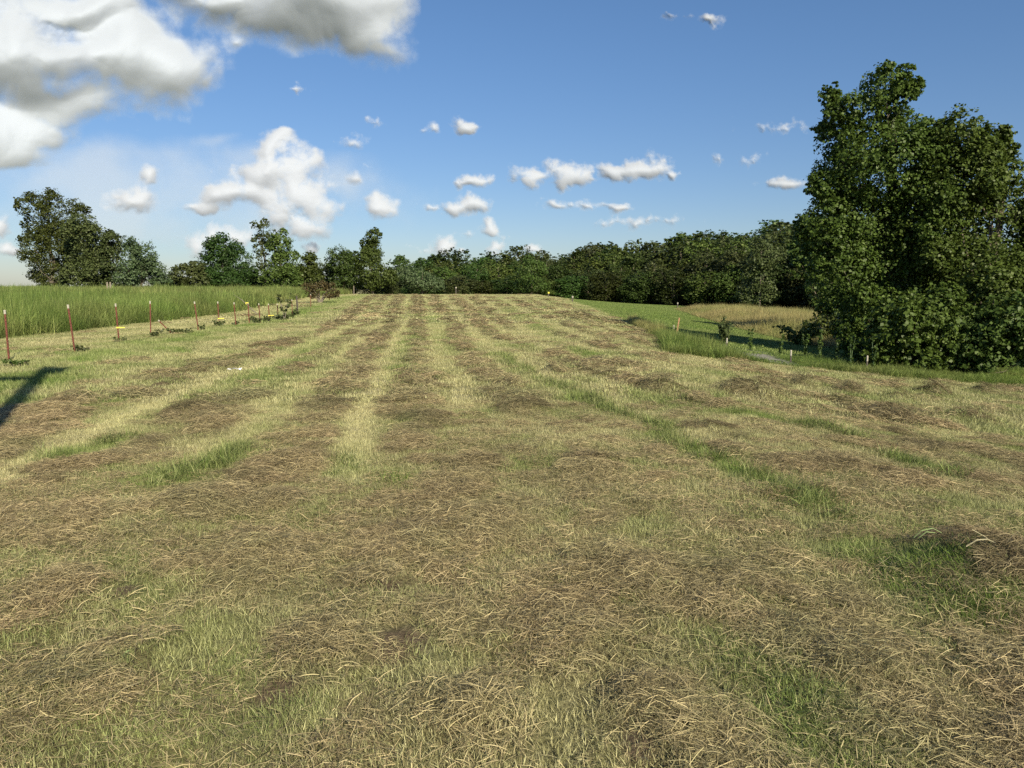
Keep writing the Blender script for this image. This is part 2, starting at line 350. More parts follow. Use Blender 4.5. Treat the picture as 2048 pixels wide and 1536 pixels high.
def ground_mat():
    m, t, b = new_mat('hay field ground')
    geo = t.new('ShaderNodeNewGeometry'); pos = geo.outputs['Position']
    A = attr(t, 'mk'); sp = t.new('ShaderNodeSeparateXYZ'); t.l.new(A.outputs['Vector'], sp.inputs[0])
    B = attr(t, 'mk2'); sp2 = t.new('ShaderNodeSeparateXYZ'); t.l.new(B.outputs['Vector'], sp2.inputs[0])
    fine = t.noise(pos, 38, 6, .7); mid = t.noise(pos, 5, 5, .6); big = t.noise(pos, .35, 4, .5)
    straw = t.mix(t.ramp(fine, .35, .68), (.05, .047, .02), (.34, .32, .15))
    straw = t.mix(t.m('MULTIPLY', t.ramp(mid, .35, .7), .5), straw, (.20, .215, .075))
    hay = t.mix(t.ramp(fine, .35, .7), (.055, .043, .023), (.32, .26, .14))
    green = t.mix(t.ramp(fine, .3, .7), (.05, .085, .022), (.17, .24, .07))
    pale = t.mix(t.ramp(fine, .3, .65), (.24, .22, .11), (.50, .46, .28))
    c = straw
    c = t.mix(t.m('MULTIPLY', sp.outputs[2], .85, clamp=True), c, pale)
    c = t.mix(t.m('MULTIPLY', sp.outputs[1], .8, clamp=True), c, green)
    c = t.mix(t.m('MULTIPLY', sp.outputs[0], 1.1, clamp=True), c, hay)
    c = t.mix(t.ramp(attr(t, 'soil').outputs['Fac'], .25, .8), c, t.mix(t.ramp(fine, .3, .7), (.09, .068, .042), (.20, .155, .10)))
    lawn = t.mix(t.ramp(fine, .3, .7), (.06, .10, .022), (.12, .19, .045))
    lawn = t.mix(t.m('MULTIPLY', t.ramp(big, .4, .6), .4), lawn, (.16, .19, .06))
    c = t.mix(sp2.outputs[0], c, lawn)
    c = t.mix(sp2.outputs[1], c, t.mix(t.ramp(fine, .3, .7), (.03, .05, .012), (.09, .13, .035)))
    c = t.mix(sp2.outputs[2], c, t.mix(t.ramp(fine, .4, .6), (.15, .145, .12), (.40, .385, .34)))
    t.l.new(c, b.inputs['Base Color']); b.inputs['Roughness'].default_value = .95; b.inputs['Specular IOR Level'].default_value = .1
    bn = t.new('ShaderNodeBump'); bn.inputs['Strength'].default_value = .9; bn.inputs['Distance'].default_value = .05
    t.l.new(t.m('ADD', fine, t.m('MULTIPLY', mid, .8)), bn.inputs['Height']); t.l.new(bn.outputs[0], b.inputs['Normal'])
    return m
def blade_mat(name, pal, trans=.35):
    """pal: 4 colours; instancer attribute tint.x slides between two families, tint.y brightness; rnd per blade"""
    m, t, b = new_mat(name)
    T = attr(t, 'tint', 'INSTANCER'); sp = t.new('ShaderNodeSeparateXYZ'); t.l.new(T.outputs['Vector'], sp.inputs[0])
    r = attr(t, 'rnd').outputs['Fac']
    a = t.mix(t.ramp(r, 0, 1, smooth=False), pal[0], pal[1]); c = t.mix(t.ramp(r, 0, 1, smooth=False), pal[2], pal[3])
    col = t.mix(sp.outputs[0], a, c)
    col = t.v('MULTIPLY', col, t.new('ShaderNodeCombineXYZ').outputs[0]) if False else col
    vm = t.new('ShaderNodeVectorMath', operation='SCALE'); t.l.new(col, vm.inputs[0]); t.l.new(sp.outputs[1], vm.inputs['Scale'])
    t.l.new(vm.outputs[0], b.inputs['Base Color']); b.inputs['Roughness'].default_value = .55; b.inputs['Specular IOR Level'].default_value = .25
    tr = t.new('ShaderNodeBsdfTranslucent'); t.l.new(vm.outputs[0], tr.inputs[0])
    mx = t.new('ShaderNodeMixShader'); mx.inputs[0].default_value = trans
    t.l.new(b.outputs[0], mx.inputs[1]); t.l.new(tr.outputs[0], mx.inputs[2]); t.l.new(mx.outputs[0], t.n['Material Output'].inputs[0])
    return m
def leaf_mat(name, c0, c1, hl, trans=.28, var=.3):
    m, t, b = new_mat(name)
    r = attr(t, 'rnd').outputs['Fac']; oi = t.new('ShaderNodeObjectInfo')
    col = t.mix(t.ramp(r, 0, .85, smooth=False), c0, c1); col = t.mix(t.ramp(r, .74, 1.0), col, hl)
    hs = t.new('ShaderNodeHueSaturation'); t.l.new(col, hs.inputs['Color'])
    t.l.new(t.ramp(oi.outputs['Random'], 0, 1, .5 - .018 * var / .3, .5 + .022 * var / .3, False), hs.inputs['Hue'])
    q = t.m('FRACT', t.m('MULTIPLY', oi.outputs['Random'], 7.31))
    t.l.new(t.ramp(q, 0, 1, 1 - var, 1 + var, False), hs.inputs['Value'])
    col = hs.outputs[0]
    t.l.new(col, b.inputs['Base Color']); b.inputs['Roughness'].default_value = .5; b.inputs['Specular IOR Level'].default_value = .25
    tr = t.new('ShaderNodeBsdfTranslucent'); t.l.new(col, tr.inputs[0])
    mx = t.new('ShaderNodeMixShader'); mx.inputs[0].default_value = trans
    t.l.new(b.outputs[0], mx.inputs[1]); t.l.new(tr.outputs[0], mx.inputs[2]); t.l.new(mx.outputs[0], t.n['Material Output'].inputs[0])
    return m
M_ground = ground_mat()
M_bark = simple('bark', (.13, .11, .085), .95, 0, .45, 9, .6)
M_leafA = leaf_mat('poplar leaves', (.042, .074, .013), (.102, .152, .028), (.18, .235, .08), .3, .12)
M_leafB = leaf_mat('dark leaves', (.038, .064, .014), (.084, .122, .027), (.14, .175, .06), .25, .5)
M_leafC = leaf_mat('olive leaves', (.048, .066, .022), (.085, .105, .034), (.14, .16, .07), .25, .2)
M_leafD = leaf_mat('pale leaves', (.075, .115, .045), (.13, .18, .085), (.23, .28, .17), .3, .15)
M_leafE = leaf_mat('fresh shrub leaves', (.045, .085, .016), (.085, .135, .03), (.15, .21, .065), .3, .1)
M_leafR = leaf_mat('rusty leaves', (.055, .05, .02), (.105, .080, .034), (.10, .11, .045), .25, .1)

# ---------------------------------------------------------------- clouds: real relief surfaces kilometres away, lit by the sun
def cloud_mat(name, dens, e0, e1, nscale, trans=.35, col=(.43, .47, .545)):
    m, t, b = new_mat(name); t.n.remove(b)
    geo = t.new('ShaderNodeNewGeometry'); D = attr(t, 'D').outputs['Fac']
    pos = t.v('NORMALIZE', geo.outputs['Position'], None)
    n = t.noise(pos, nscale, 7, .62); 
    n2 = t.noise(pos, nscale * .33, 4, .6)
    al = t.m('MULTIPLY', t.ramp(t.m('MULTIPLY_ADD', t.m('ADD', t.m('SUBTRACT', n, .5), t.m('SUBTRACT', n2, .5)), 1.0, D), e0, e1), dens)
    df = t.new('ShaderNodeBsdfDiffuse'); df.inputs[0].default_value = col + (1,)
    tl = t.new('ShaderNodeBsdfTranslucent'); tl.inputs[0].default_value = col + (1,)
    # light scattered inside the cloud wraps round its forms
    t.l.new(t.v('NORMALIZE', t.v('ADD', t.v('MULTIPLY', attr(t, 'nrm').outputs['Vector'], (.72, .72, .72)), (.20, -.38, .27)), None), df.inputs['Normal'])
    mx = t.new('ShaderNodeMixShader'); mx.inputs[0].default_value = trans; t.l.new(df.outputs[0], mx.inputs[1]); t.l.new(tl.outputs[0], mx.inputs[2])
    tp = t.new('ShaderNodeBsdfTransparent'); m2 = t.new('ShaderNodeMixShader')
    t.l.new(al, m2.inputs[0]); t.l.new(tp.outputs[0], m2.inputs[1]); t.l.new(mx.outputs[0], m2.inputs[2])
    t.l.new(m2.outputs[0], t.n['Material Output'].inputs[0]); return m
def clouds(name, blobs, box, step, distm, wav, amp, mat, relief=1.0, seed=0, warp=.5, off=.04, soft=14, fbw=.2):
    px, py = np.meshgrid(np.arange(box[0], box[2] + step, step), np.arange(box[1], box[3] + step, step), indexing='ij')
    wx = px + (fbm(px / wav / 1.2, py / wav / 1.2, seed + 1, 4) - .5) * wav * warp * 2
    wy = py + (fbm(px / wav / 1.2, py / wav / 1.2, seed + 2, 4) - .5) * wav * warp * 1.6
    D = np.full(px.shape, -9.0); Hs = np.zeros(px.shape)
    for (cx, cy_, rx, ru, rd, wt) in blobs:
        ex = (wx - cx) / rx; ey = np.where(wy < cy_, (cy_ - wy) / ru, (wy - cy_) / rd)
        L = np.hypot(ex, ey); f = (1 - L) * wt
        D = np.logaddexp(D * 9, f * 9) / 9
        Hs = np.logaddexp(Hs / soft, min(rx, ru + rd) * np.clip(1.2 - L * L, 0, 1.2) * wt / soft) * soft
    bil = 0; a = .5; fr = 1.0
    for o_ in range(6):
        bil = bil + a * np.abs(2 * vn(wx / wav * fr + .3 * o_, wy / wav * fr, seed + 30 + o_) - 1) ; fr *= 1.93; a *= .5
    bil = bil - .42
    fb = fbm(px / wav * .8, py / wav * .8, seed + 50, 7) - .5
    D = D + off + amp * (bil * .8 + fb * 1.5)
    dens = sst(D, 0, .5)
    H = Hs * (.35 + .65 * dens) + wav * .36 * bil * dens + wav * fbw * fb
    u0, v0 = np.vectorize(lambda a_: a_)(0.0), 0
    a_ = (px - 1024) / F; b_ = (768 - py) / F
    Yc = math.cos(PITCH) + b_ * math.sin(PITCH); Zc = -math.sin(PITCH) + b_ * math.cos(PITCH)
    V = np.stack([a_, Yc, Zc], -1); ln = np.linalg.norm(V, axis=-1, keepdims=True)
    U_ = V / ln
    def put(rel, H=H): return U_ * (distm - H[..., None] / F * distm * rel)
    def blur(a, r):
        for ax in (0, 1):
            for _ in range(3):
                p = np.concatenate([np.repeat(np.take(a, [0], ax), r + 1, ax), a, np.repeat(np.take(a, [-1], ax), r, ax)], ax)
                c = np.cumsum(p, ax); n = a.shape[ax]; a = (np.take(c, range(2 * r + 1, 2 * r + 1 + n), ax) - np.take(c, range(0, n), ax)) / (2 * r + 1)
        return a
    rb = max(2, int(wav * .055 / step)); Hn = .80 * blur(H, rb * 3) + .32 * blur(H, rb) + .20 * H
    E = put(relief * 2.3, Hn); n_ = np.cross(np.gradient(E, axis=0), np.gradient(E, axis=1)); n_ /= np.linalg.norm(n_, axis=-1, keepdims=True) + 1e-9
    n_ *= np.where((n_ * U_).sum(-1, keepdims=True) > 0, -1, 1)
    V = put(.12 * relief); V[..., 2] += EYE
    ni, nj = px.shape; i, j = np.meshgrid(np.arange(ni - 1), np.arange(nj - 1), indexing='ij')
    q = np.stack([i * nj + j, i * nj + j + 1, (i + 1) * nj + j + 1, (i + 1) * nj + j], -1).reshape(-1, 4)
    Df = D.ravel(); keep = Df[q].max(1) > -.25; q = q[keep]
    us = np.unique(q); mp = np.zeros(ni * nj, np.int64); mp[us] = np.arange(len(us)); q = mp[q]
    # thin out towards the patch border so nothing is cut off straight
    ed = np.minimum(np.minimum(px - box[0], box[2] - px), np.minimum(py - box[1], box[3] - py)) / (step * 25)
    Dd = (D - (1 - np.clip(ed, 0, 1)) * 1.5).ravel()[us]
    o = obj(name, mesh_np(name, V.reshape(-1, 3)[us], q, {'D': ('POINT', Dd), 'nrm': ('POINT', n_.reshape(-1, 3)[us])}, mat, True)); tag(o, kind='structure'); return o
VEIL = [(230, 400, 560, 160, 170, .8), (660, 345, 150, 55, 60, .75), (700, 330, 110, 16, 16, .6), (500, 430, 260, 150, 120, .6), (430, 262, 90, 18, 20, .6), (100, 350, 300, 120, 130, .7)]
clouds('clouds', VEIL, (-320, 180, 1000, 600), 5, 5600, 170, .55, cloud_mat('high thin veil', .50, .0, 1.0, 9, .0, (.31, .345, .40)), .05, 5)
clouds('clouds', MID, (-80, 220, 860, 560), 1.5, 4600, 42, .75, cloud_mat('towering clouds', .93, -.05, .7, 60, .2), 0.45, 11, .45, .06)
clouds('clouds', SMALL, (560, 0, 1700, 540), 1.3, 3800, 26, .75, cloud_mat('small fair weather clouds', .92, -.08, .72, 90, .2), 0.45, 23, .45, .06)
clouds('clouds', BIG, (-330, -330, 900, 390), 2.4, 2600, 105, .75, cloud_mat('large near clouds', .98, -.10, .62, 24, .2, (.43, .485, .575)), 0.5, 37, .42, .13, 22, .1)

# ---------------------------------------------------------------- ground sheet
def ground():
    rs = [.4]
    while rs[-1] < 110: rs.append(rs[-1] * 1.0125 + .004)
    while rs[-1] < 3000: rs.append(rs[-1] * 1.09)
    rs = np.array(rs)
    an = np.concatenate([np.linspace(-48, 48, 560), np.linspace(48, 312, 90)[1:-1]])
    an = np.radians(an); na = len(an)
    rr, aa = np.meshgrid(rs, an, indexing='ij')
    x = rr * np.sin(aa); y = rr * np.cos(aa)
    mk = masks(x, y); z = height(x, y, mk)
    V = np.stack([x, y, z], -1).reshape(-1, 3)
    V = np.vstack([V, [[0, 0, float(height(np.array([0.]), np.array([0.]))[0])]]])
    i, j = np.meshgrid(np.arange(len(rs) - 1), np.arange(na), indexing='ij')
    j2 = (j + 1) % na
    Fq = np.stack([i * na + j, (i + 1) * na + j, (i + 1) * na + j2, i * na + j2], -1).reshape(-1, 4)
    grav = np.exp(-(dist(x, y, GRAVEL) / .6) ** 2) * 1.7 * np.clip((fbm(x * 3, y * 3, 28, 3) - .33) * 6, .1, 1)
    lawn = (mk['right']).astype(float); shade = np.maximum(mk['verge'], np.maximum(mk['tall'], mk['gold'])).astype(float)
    a = np.stack([mk['hay'], mk['green'], mk['pale']], -1).reshape(-1, 3); a = np.vstack([a, [[0, 0, 0]]])
    b = np.stack([lawn, shade, np.clip(grav, 0, 1)], -1).reshape(-1, 3); b = np.vstack([b, [[0, 0, 0]]])
    me = mesh_np('ground', V, Fq, {'mk': ('POINT', a), 'mk2': ('POINT', b), 'soil': ('POINT', np.append(mk['soil'].ravel(), 0))}, M_ground, True)
    # close the small disc under the camera
    c = len(V) - 1
    o = obj('ground', me)
    cap = MB(); pts = [tuple(V[k]) for k in range(na)]
    tag(o, kind='structure'); return o
ground()

# ---------------------------------------------------------------- blade clump prototypes
rng = np.random.default_rng(7)
def blades(n, rad, h, w, lean, seg=3, curl=.5, dome=0, lie=False, ang=None, spread=.6, seed=0, dirbias=None):
    """ribbons; lie=True gives loose strands lying on the ground"""
    r = np.random.default_rng(seed)
    q = rad * np.sqrt(r.random(n)); th = r.random(n) * 2 * np.pi
    bx, by = q * np.cos(th), q * np.sin(th)
    H = r.uniform(*h, n); Wd = r.uniform(*w, n)
    a = r.random(n) * 2 * np.pi if ang is None else ang + r.normal(0, spread, n)
    if dirbias is not None: a = np.where(r.random(n) < dirbias, r.normal(0, .5, n), a)
    t = np.linspace(0, 1, seg + 1)[None, :]
    if lie:
        c2 = r.normal(0, curl, n)[:, None]
        aa = a[:, None] + c2 * (t - .5)
        L = H[:, None] / seg
        X = np.concatenate([np.zeros((n, 1)), np.cumsum(np.cos(aa[:, 1:]) * L, 1)], 1); Y = np.concatenate([np.zeros((n, 1)), np.cumsum(np.sin(aa[:, 1:]) * L, 1)], 1)
        X += bx[:, None] - X.mean(1, keepdims=True); Y += by[:, None] - Y.mean(1, keepdims=True)
        zb = dome * np.clip(1 - (X ** 2 + Y ** 2) / (rad * 1.35) ** 2, -.25, 1)
        tilt = r.normal(0, lean, n)[:, None]
        Z = zb * r.random(n)[:, None] ** .5 + r.random(n)[:, None] * .018 + tilt * (t - .5) * H[:, None] + .035 * np.sin(t * np.pi) * r.random(n)[:, None] * (H[:, None] / .3)
        aw = a + np.pi / 2; roll = r.uniform(-.9, .9, n)
        wx, wy, wz = np.cos(aw) * np.cos(roll), np.sin(aw) * np.cos(roll), np.sin(roll)
    else:
        ln = np.abs(r.normal(lean, lean * .6, n))[:, None]
        th0 = ln * (1 + curl * 2 * t)
        L = H[:, None] / seg
        hx = np.concatenate([np.zeros((n, 1)), np.cumsum(np.sin(th0[:, 1:]) * L, 1)], 1)
        Z = np.concatenate([np.zeros((n, 1)), np.cumsum(np.cos(th0[:, 1:]) * L, 1)], 1) - .01
        X = bx[:, None] + hx * np.cos(a)[:, None]; Y = by[:, None] + hx * np.sin(a)[:, None]
        aw = a + np.pi / 2 + r.normal(0, .6, n); wx, wy, wz = np.cos(aw), np.sin(aw), np.zeros(n)
    prof = (1 - .85 * t ** 2.2) if not lie else np.ones_like(t) * (1 - .35 * np.abs(2 * t - 1) ** 3)
    hw = Wd[:, None] / 2 * prof
    Lx = np.stack([X - wx[:, None] * hw, Y - wy[:, None] * hw, Z - wz[:, None] * hw], -1)
    Rx = np.stack([X + wx[:, None] * hw, Y + wy[:, None] * hw, Z + wz[:, None] * hw], -1)
    V = np.stack([Lx, Rx], 2).reshape(-1, 3)             # n, seg+1, 2
    base = (np.arange(n) * (seg + 1) * 2)[:, None] + (np.arange(seg) * 2)[None, :]
    Fq = np.stack([base, base + 1, base + 3, base + 2], -1).reshape(-1, 4)
    rn = np.repeat(np.clip(r.beta(.9, 1.25, n), 0, 1), seg)
    return V, Fq, rn
PROTO = {}
def protos(key, mat, k, **kw):
    col = bpy.data.collections.new(key); PROTO[key] = col
    for i in range(k):
        V, Fq, rn = blades(seed=100 + i * 7 + len(PROTO) * 31, **kw)
        me = mesh_np(key, V, Fq, {'rnd': ('FACE', rn)}, mat)
        o = bpy.data.objects.new('%s_%02d' % (key, i), me); col.objects.link(o)
def scatter(name, key, x, y, z, rot, scl, tint, label, cat):
    n = len(x)
    me = bpy.data.meshes.new(name); me.vertices.add(n); me.vertices.foreach_set('co', np.stack([x, y, z], -1).astype(np.float32).ravel())
    def va(nm, arr): a = me.attributes.new(nm, 'FLOAT_VECTOR', 'POINT'); a.data.foreach_set('vector', np.asarray(arr, np.float32).ravel())
    va('rot', rot); va('scl', scl); va('tint', tint)
    a = me.attributes.new('idx', 'INT', 'POINT'); a.data.foreach_set('value', rng.integers(0, len(PROTO[key].objects), n).astype(np.int32))
    o = obj(name, me); tag(o, label, cat, kind='stuff')
    g = bpy.data.node_groups.new(name, 'GeometryNodeTree')
    g.interface.new_socket('Geometry', in_out='INPUT', socket_type='NodeSocketGeometry'); g.interface.new_socket('Geometry', in_out='OUTPUT', socket_type='NodeSocketGeometry')
    N = g.nodes; gi = N.new('NodeGroupInput'); go = N.new('NodeGroupOutput')
    ip = N.new('GeometryNodeInstanceOnPoints'); ci = N.new('GeometryNodeCollectionInfo')
    ci.inputs['Collection'].default_value = PROTO[key]; ci.inputs['Separate Children'].default_value = True; ci.inputs['Reset Children'].default_value = True
    def na(nm, dt): q = N.new('GeometryNodeInputNamedAttribute'); q.data_type = dt; q.inputs['Name'].default_value = nm; return q.outputs['Attribute']
    g.links.new(gi.outputs[0], ip.inputs['Points']); g.links.new(ci.outputs[0], ip.inputs['Instance'])
    ip.inputs['Pick Instance'].default_value = True
    g.links.new(na('idx', 'INT'), ip.inputs['Instance Index'])
    g.links.new(na('rot', 'FLOAT_VECTOR'), ip.inputs['Rotation']); g.links.new(na('scl', 'FLOAT_VECTOR'), ip.inputs['Scale'])
    g.links.new(ip.outputs[0], go.inputs[0])
    md = o.modifiers.new('scatter', 'NODES'); md.node_group = g
    return o
def pts_grid(y0, y1, sp, xl, xr, margin=1.06):
    """jittered points over what the camera could see between two depths"""
    P_ = []
    y = y0
    while y < y1:
        a = max(-.70 * margin * y - .6, xl(y)); b = min(.70 * margin * y + .6, xr(y))
        if b > a:
            n = max(1, int((b - a) / sp)); xx = a + (np.arange(n) + rng.random(n)) * (b - a) / n
            P_.append(np.stack([xx, y + (rng.random(n) - .5) * sp * 1.6], -1))
        y += sp
    P_ = np.concatenate(P_); return P_[:, 0], P_[:, 1]
def slope_rot(x, y, yaw, e=.06):
    gx = (height(x + e, y) - height(x - e, y)) / (2 * e); gy = (height(x, y + e) - height(x, y - e)) / (2 * e)
    gx = np.clip(gx, -.8, .8); gy = np.clip(gy, -.8, .8)
    # euler XYZ: tilt about x then y, yaw applied first inside instance space is approximated by adding z
    c, s = np.cos(yaw), np.sin(yaw)
    lx = gx * c + gy * s; ly = -gx * s + gy * c
    return np.stack([np.arctan(ly), -np.arctan(lx), yaw], -1)

STRAW = [(.20, .19, .08), (.72, .68, .38), (.06, .115, .02), (.27, .37, .085)]
HAYP = [(.075, .055, .030), (.56, .45, .25), (.06, .068, .03), (.34, .34, .16)]
TALLP = [(.05, .105, .015), (.29, .39, .10), (.22, .185, .075), (.54, .46, .22)]
M_st = blade_mat('stubble blades', STRAW, .3); M_hay = blade_mat('cut hay', HAYP, .12); M_tall = blade_mat('tall grass', TALLP, .35)
protos('stub_near', M_st, 8, n=190, rad=.14, h=(.015, .062), w=(.0013, .0032), lean=.35, seg=2, curl=.5, dirbias=.3)
protos('stub_mid', M_st, 6, n=200, rad=.28, h=(.035, .09), w=(.004, .0075), lean=.35, seg=2, curl=.5)
protos('stub_far', M_st, 5, n=150, rad=.55, h=(.04, .085), w=(.016, .028), lean=.35, seg=1, curl=.4)
protos('green_near', M_st, 6, n=90, rad=.12, h=(.10, .24), w=(.003, .006), lean=.45, seg=4, curl=.8, dirbias=.5)
protos('hay_near', M_hay, 10, n=290, rad=.15, h=(.025, .11), w=(.001, .0023), lean=.2, seg=3, curl=.4, dome=.006, lie=True, ang=0, spread=1.2)
protos('chaff', M_hay, 8, n=150, rad=.20, h=(.015, .085), w=(.0011, .0030), lean=.3, seg=2, curl=.5, dome=.004, lie=True, ang=0, spread=2.0)
protos('hay_mid', M_hay, 7, n=190, rad=.25, h=(.06, .2), w=(.0028, .0055), lean=.2, seg=2, curl=.7, dome=.015, lie=True, ang=0, spread=1.1)
protos('hay_far', M_hay, 5, n=130, rad=.42, h=(.1, .28), w=(.010, .018), lean=.25, seg=2, curl=.6, dome=.03, lie=True, ang=0, spread=.9)
protos('tall_tuft', M_tall, 8, n=70, rad=.35, h=(.55, 1.05), w=(.007, .013), lean=.22, seg=4, curl=.9)
protos('tall_far', M_tall, 6, n=60, rad=.6, h=(.6, 1.0), w=(.018, .035), lean=.2, seg=3, curl=.8)
protos('verge_tuft', M_tall, 8, n=75, rad=.22, h=(.25, .6), w=(.004, .009), lean=.25, seg=4, curl=.8)

def clip_field(x, y, mk): return (~mk['right']) & (~mk['tall']) & (~mk['verge']) & (rng.random(len(x)) > mk['soil'] * 1.1)
def tint_stub(mk, x, y):
    n = len(x)
    t = .26 + .08 * sst(y, 10, 20) + .6 * mk['green'] - .42 * mk['pale'] + 1.2 * (fbm(x * 2.1, y * 1.5, 91) - .5) + rng.normal(0, .09, n)
    t = t + np.where(mk['strip'], -.05, 0)
    b = 1.0 + .2 * mk['pale'] + rng.normal(0, .08, n) + .25 * (fbm(x * .8, y * .8, 95) - .5)
    return np.stack([np.clip(t, 0, 1), np.clip(b, .5, 1.5), np.zeros(n)], -1)
def tint_hay(mk, x, y):
    n = len(x); bh = np.exp(-(np.hypot(x - BIGHEAP[0], y - BIGHEAP[1]) / .5) ** 2)
    t = .25 - .25 * bh + .9 * (fbm(x * .8, y * .8, 43) - .45) + rng.normal(0, .12, n)
    b = 1.16 - .5 * bh - .38 * mk['heap'] * sst(y, 5, 8) - .12 * np.clip(mk['hay'], 0, 1) * sst(y, 7, 14) + .6 * (fbm(x * 1.3, y * 1.3, 47) - .5) + rng.normal(0, .10, n)
    return np.stack([np.clip(t, 0, 1), np.clip(b, .5, 1.5), np.zeros(n)], -1)
def s3(n, lo, hi, zlo=None, zhi=None):
    s = rng.uniform(lo, hi, n); z = s * (rng.uniform(zlo, zhi, n) if zlo else 1); return np.stack([s, s, z], -1)
xl = lambda y: -1e9; xr = lambda y: 1e9
# stubble
for (nm, key, y0, y1, sp, lab) in (('stubble', 'stub_near', 1.7, 10.5, .098, 'short cut straw and green stubble covering the near ground'),
                                   ('stubble', 'stub_mid', 10.5, 30, .23, 'short pale stubble covering the middle of the mown field'),
                                   ('stubble', 'stub_far', 30, 97, .55, 'short stubble covering the far crest of the mown field')):
    x, y = pts_grid(y0, y1, sp, xl, xr); mk = masks(x, y)
    ok = clip_field(x, y, mk) & (rng.random(len(x)) > np.clip(mk['hay'] * .8 - .25, 0, .45)); 
    x, y = x[ok], y[ok]; mk = {k: v[ok] for k, v in mk.items()}
    z = height(x, y, mk); n = len(x)
    s = s3(n, .8, 1.25); s[:, 2] *= (.75 + .5 * mk['green']) * np.where(mk['hay'] > .4, .7, 1)
    scatter(nm, key, x, y, z, slope_rot(x, y, rng.random(n) * 6.283), s, tint_stub(mk, x, y), lab, 'stubble')
# hay
for (key, y0, y1, sp, lab) in (('hay_near', 1.7, 10.5, .105, 'loose brown cut hay lying in patches on the near ground'),
                               ('hay_mid', 10.5, 30, .24, 'brown cut hay lying in rows across the middle of the field'),
                               ('hay_far', 30, 97, .5, 'brown cut hay lying in rows up to the far crest')):
    x, y = pts_grid(y0, y1, sp, xl, xr); mk = masks(x, y)
    base = .10 if y0 < 10 else .04
    ok = clip_field(x, y, mk) & (rng.random(len(x)) < np.clip(mk['hay'] * 1.4 - .3, base * (1 - mk['pale']) * (1 - np.clip(mk['gline'], 0, 1) * .8), .62 if y0 < 10 else .9))
    x, y = x[ok], y[ok]; mk = {k: v[ok] for k, v in mk.items()}
    n = len(x); z = height(x, y, mk) + .008 + .02 * np.clip(mk['hay'], 0, 1) * rng.random(n)
    yaw = (fbm(x * 1.6, y * 1.6, 71, 3) - .5) * 11 + rng.normal(0, .6, n)
    scatter('cut_hay', key, x, y, z, slope_rot(x, y, yaw), s3(n, .75, 1.3, .7, 1.5), tint_hay(mk, x, y), lab, 'hay')
x, y = pts_grid(1.7, 10.5, .15, xl, xr); mk = masks(x, y)
ok = clip_field(x, y, mk) & (rng.random(len(x)) < (.78 - .75 * mk['pale'] - .5 * np.clip(mk['gline'], 0, 1)) * (.15 + 1.6 * np.clip((fbm(x * 1.3, y * 1.1, 83, 3) - .38) * 4, 0, .6)) * (1 - .75 * sst(y, 5, 10))); x, y = x[ok], y[ok]; mk = {k: v[ok] for k, v in mk.items()}; n = len(x)
scatter('hay_chaff', 'chaff', x, y, height(x, y, mk) + .012, slope_rot(x, y, rng.random(n) * 6.28), s3(n, .8, 1.3), tint_hay(mk, x, y), 'short broken hay fragments strewn through the near stubble', 'hay')
# longer green grass in the missed strips
x, y = pts_grid(2, 24, .13, xl, xr); mk = masks(x, y)
ok = clip_field(x, y, mk) & (rng.random(len(x)) < np.clip((mk['gline'] * (.35 + 1.3 * fbm(x * 1.5, y * 1.5, 88, 2)) - .55) * 2.2, 0, .7)) & (x > -.12 * y - 6); x, y = x[ok], y[ok]; mk = {k: v[ok] for k, v in mk.items()}
n = len(x); s = s3(n, .7, 1.2); s[:, 2] *= np.clip(mk['gline'], .4, 1.1) * .72
scatter('missed_grass', 'green_near', x, y, height(x, y, mk), slope_rot(x, y, np.full(n, -.9) + rng.normal(0, .5, n)), s,
        np.stack([np.clip(.74 + rng.normal(0, .15, n), 0, 1), .82 + rng.normal(0, .12, n), np.zeros(n)], -1), 'strips of longer dark green grass the mower missed', 'grass')
# lawn
for (key, y0, y1, sp) in (('stub_far', 17, 96, .62),):
    x, y = pts_grid(y0, y1, sp, xl, xr); mk = masks(x, y); ok = mk['right'] & ~mk['gold']; x, y = x[ok], y[ok]; n = len(x)
    scatter('lawn_grass', key, x, y, height(x, y), slope_rot(x, y, rng.random(n) * 6.28), s3(n, .8, 1.2),
            np.stack([np.clip(.86 + .3 * (fbm(x * .3, y * .3, 8) - .5) + rng.normal(0, .05, n), 0, 1), 1 + rng.normal(0, .06, n), np.zeros(n)], -1), 'smooth green mown grass right of the hay field', 'grass')
# tall grass on the left
for (key, y0, y1, sp) in (('tall_tuft', 15, 42, .30), ('tall_far', 42, 104, .62)):
    x, y = pts_grid(y0, y1, sp, xl, lambda y: -8, 1.12); ed_ = dist(x, y, gl); mk = masks(x + .5 * (fbm(x * 2, y * 2, 12) - .5), y + .9 * (fbm(x * 1.5, y * 1.5, 13) - .5)); ok = mk['tall']; x, y, ed_ = x[ok], y[ok], ed_[ok]; n = len(x)
    s = s3(n, .85, 1.2); s[:, 2] *= .72 + .5 * fbm(x * .25, y * .25, 14, 3); s[:, 2] *= (1 - .12 * (y > 60)) * (.55 + .45 * sst(ed_, .1, 1.2)) * np.where(rng.random(n) < .06, 1.35, 1)
    scatter('tall_grass', key, x, y, height(x, y), np.stack([rng.normal(0, .1, n), rng.normal(0, .1, n), rng.random(n) * 6.28], -1), s,
            np.stack([np.clip(.10 + .7 * (fbm(x * .25, y * .35, 18) - .5) + .10 * (y > 50) + rng.normal(0, .07, n), 0, 1), .95 + rng.normal(0, .22, n) + .6 * (fbm(x, y, 66, 2) - .5), np.zeros(n)], -1),
            'near part of the tall uncut green grass behind the fence posts' if y0 < 20 else 'far part of the tall uncut green grass up to the trees', 'grass')
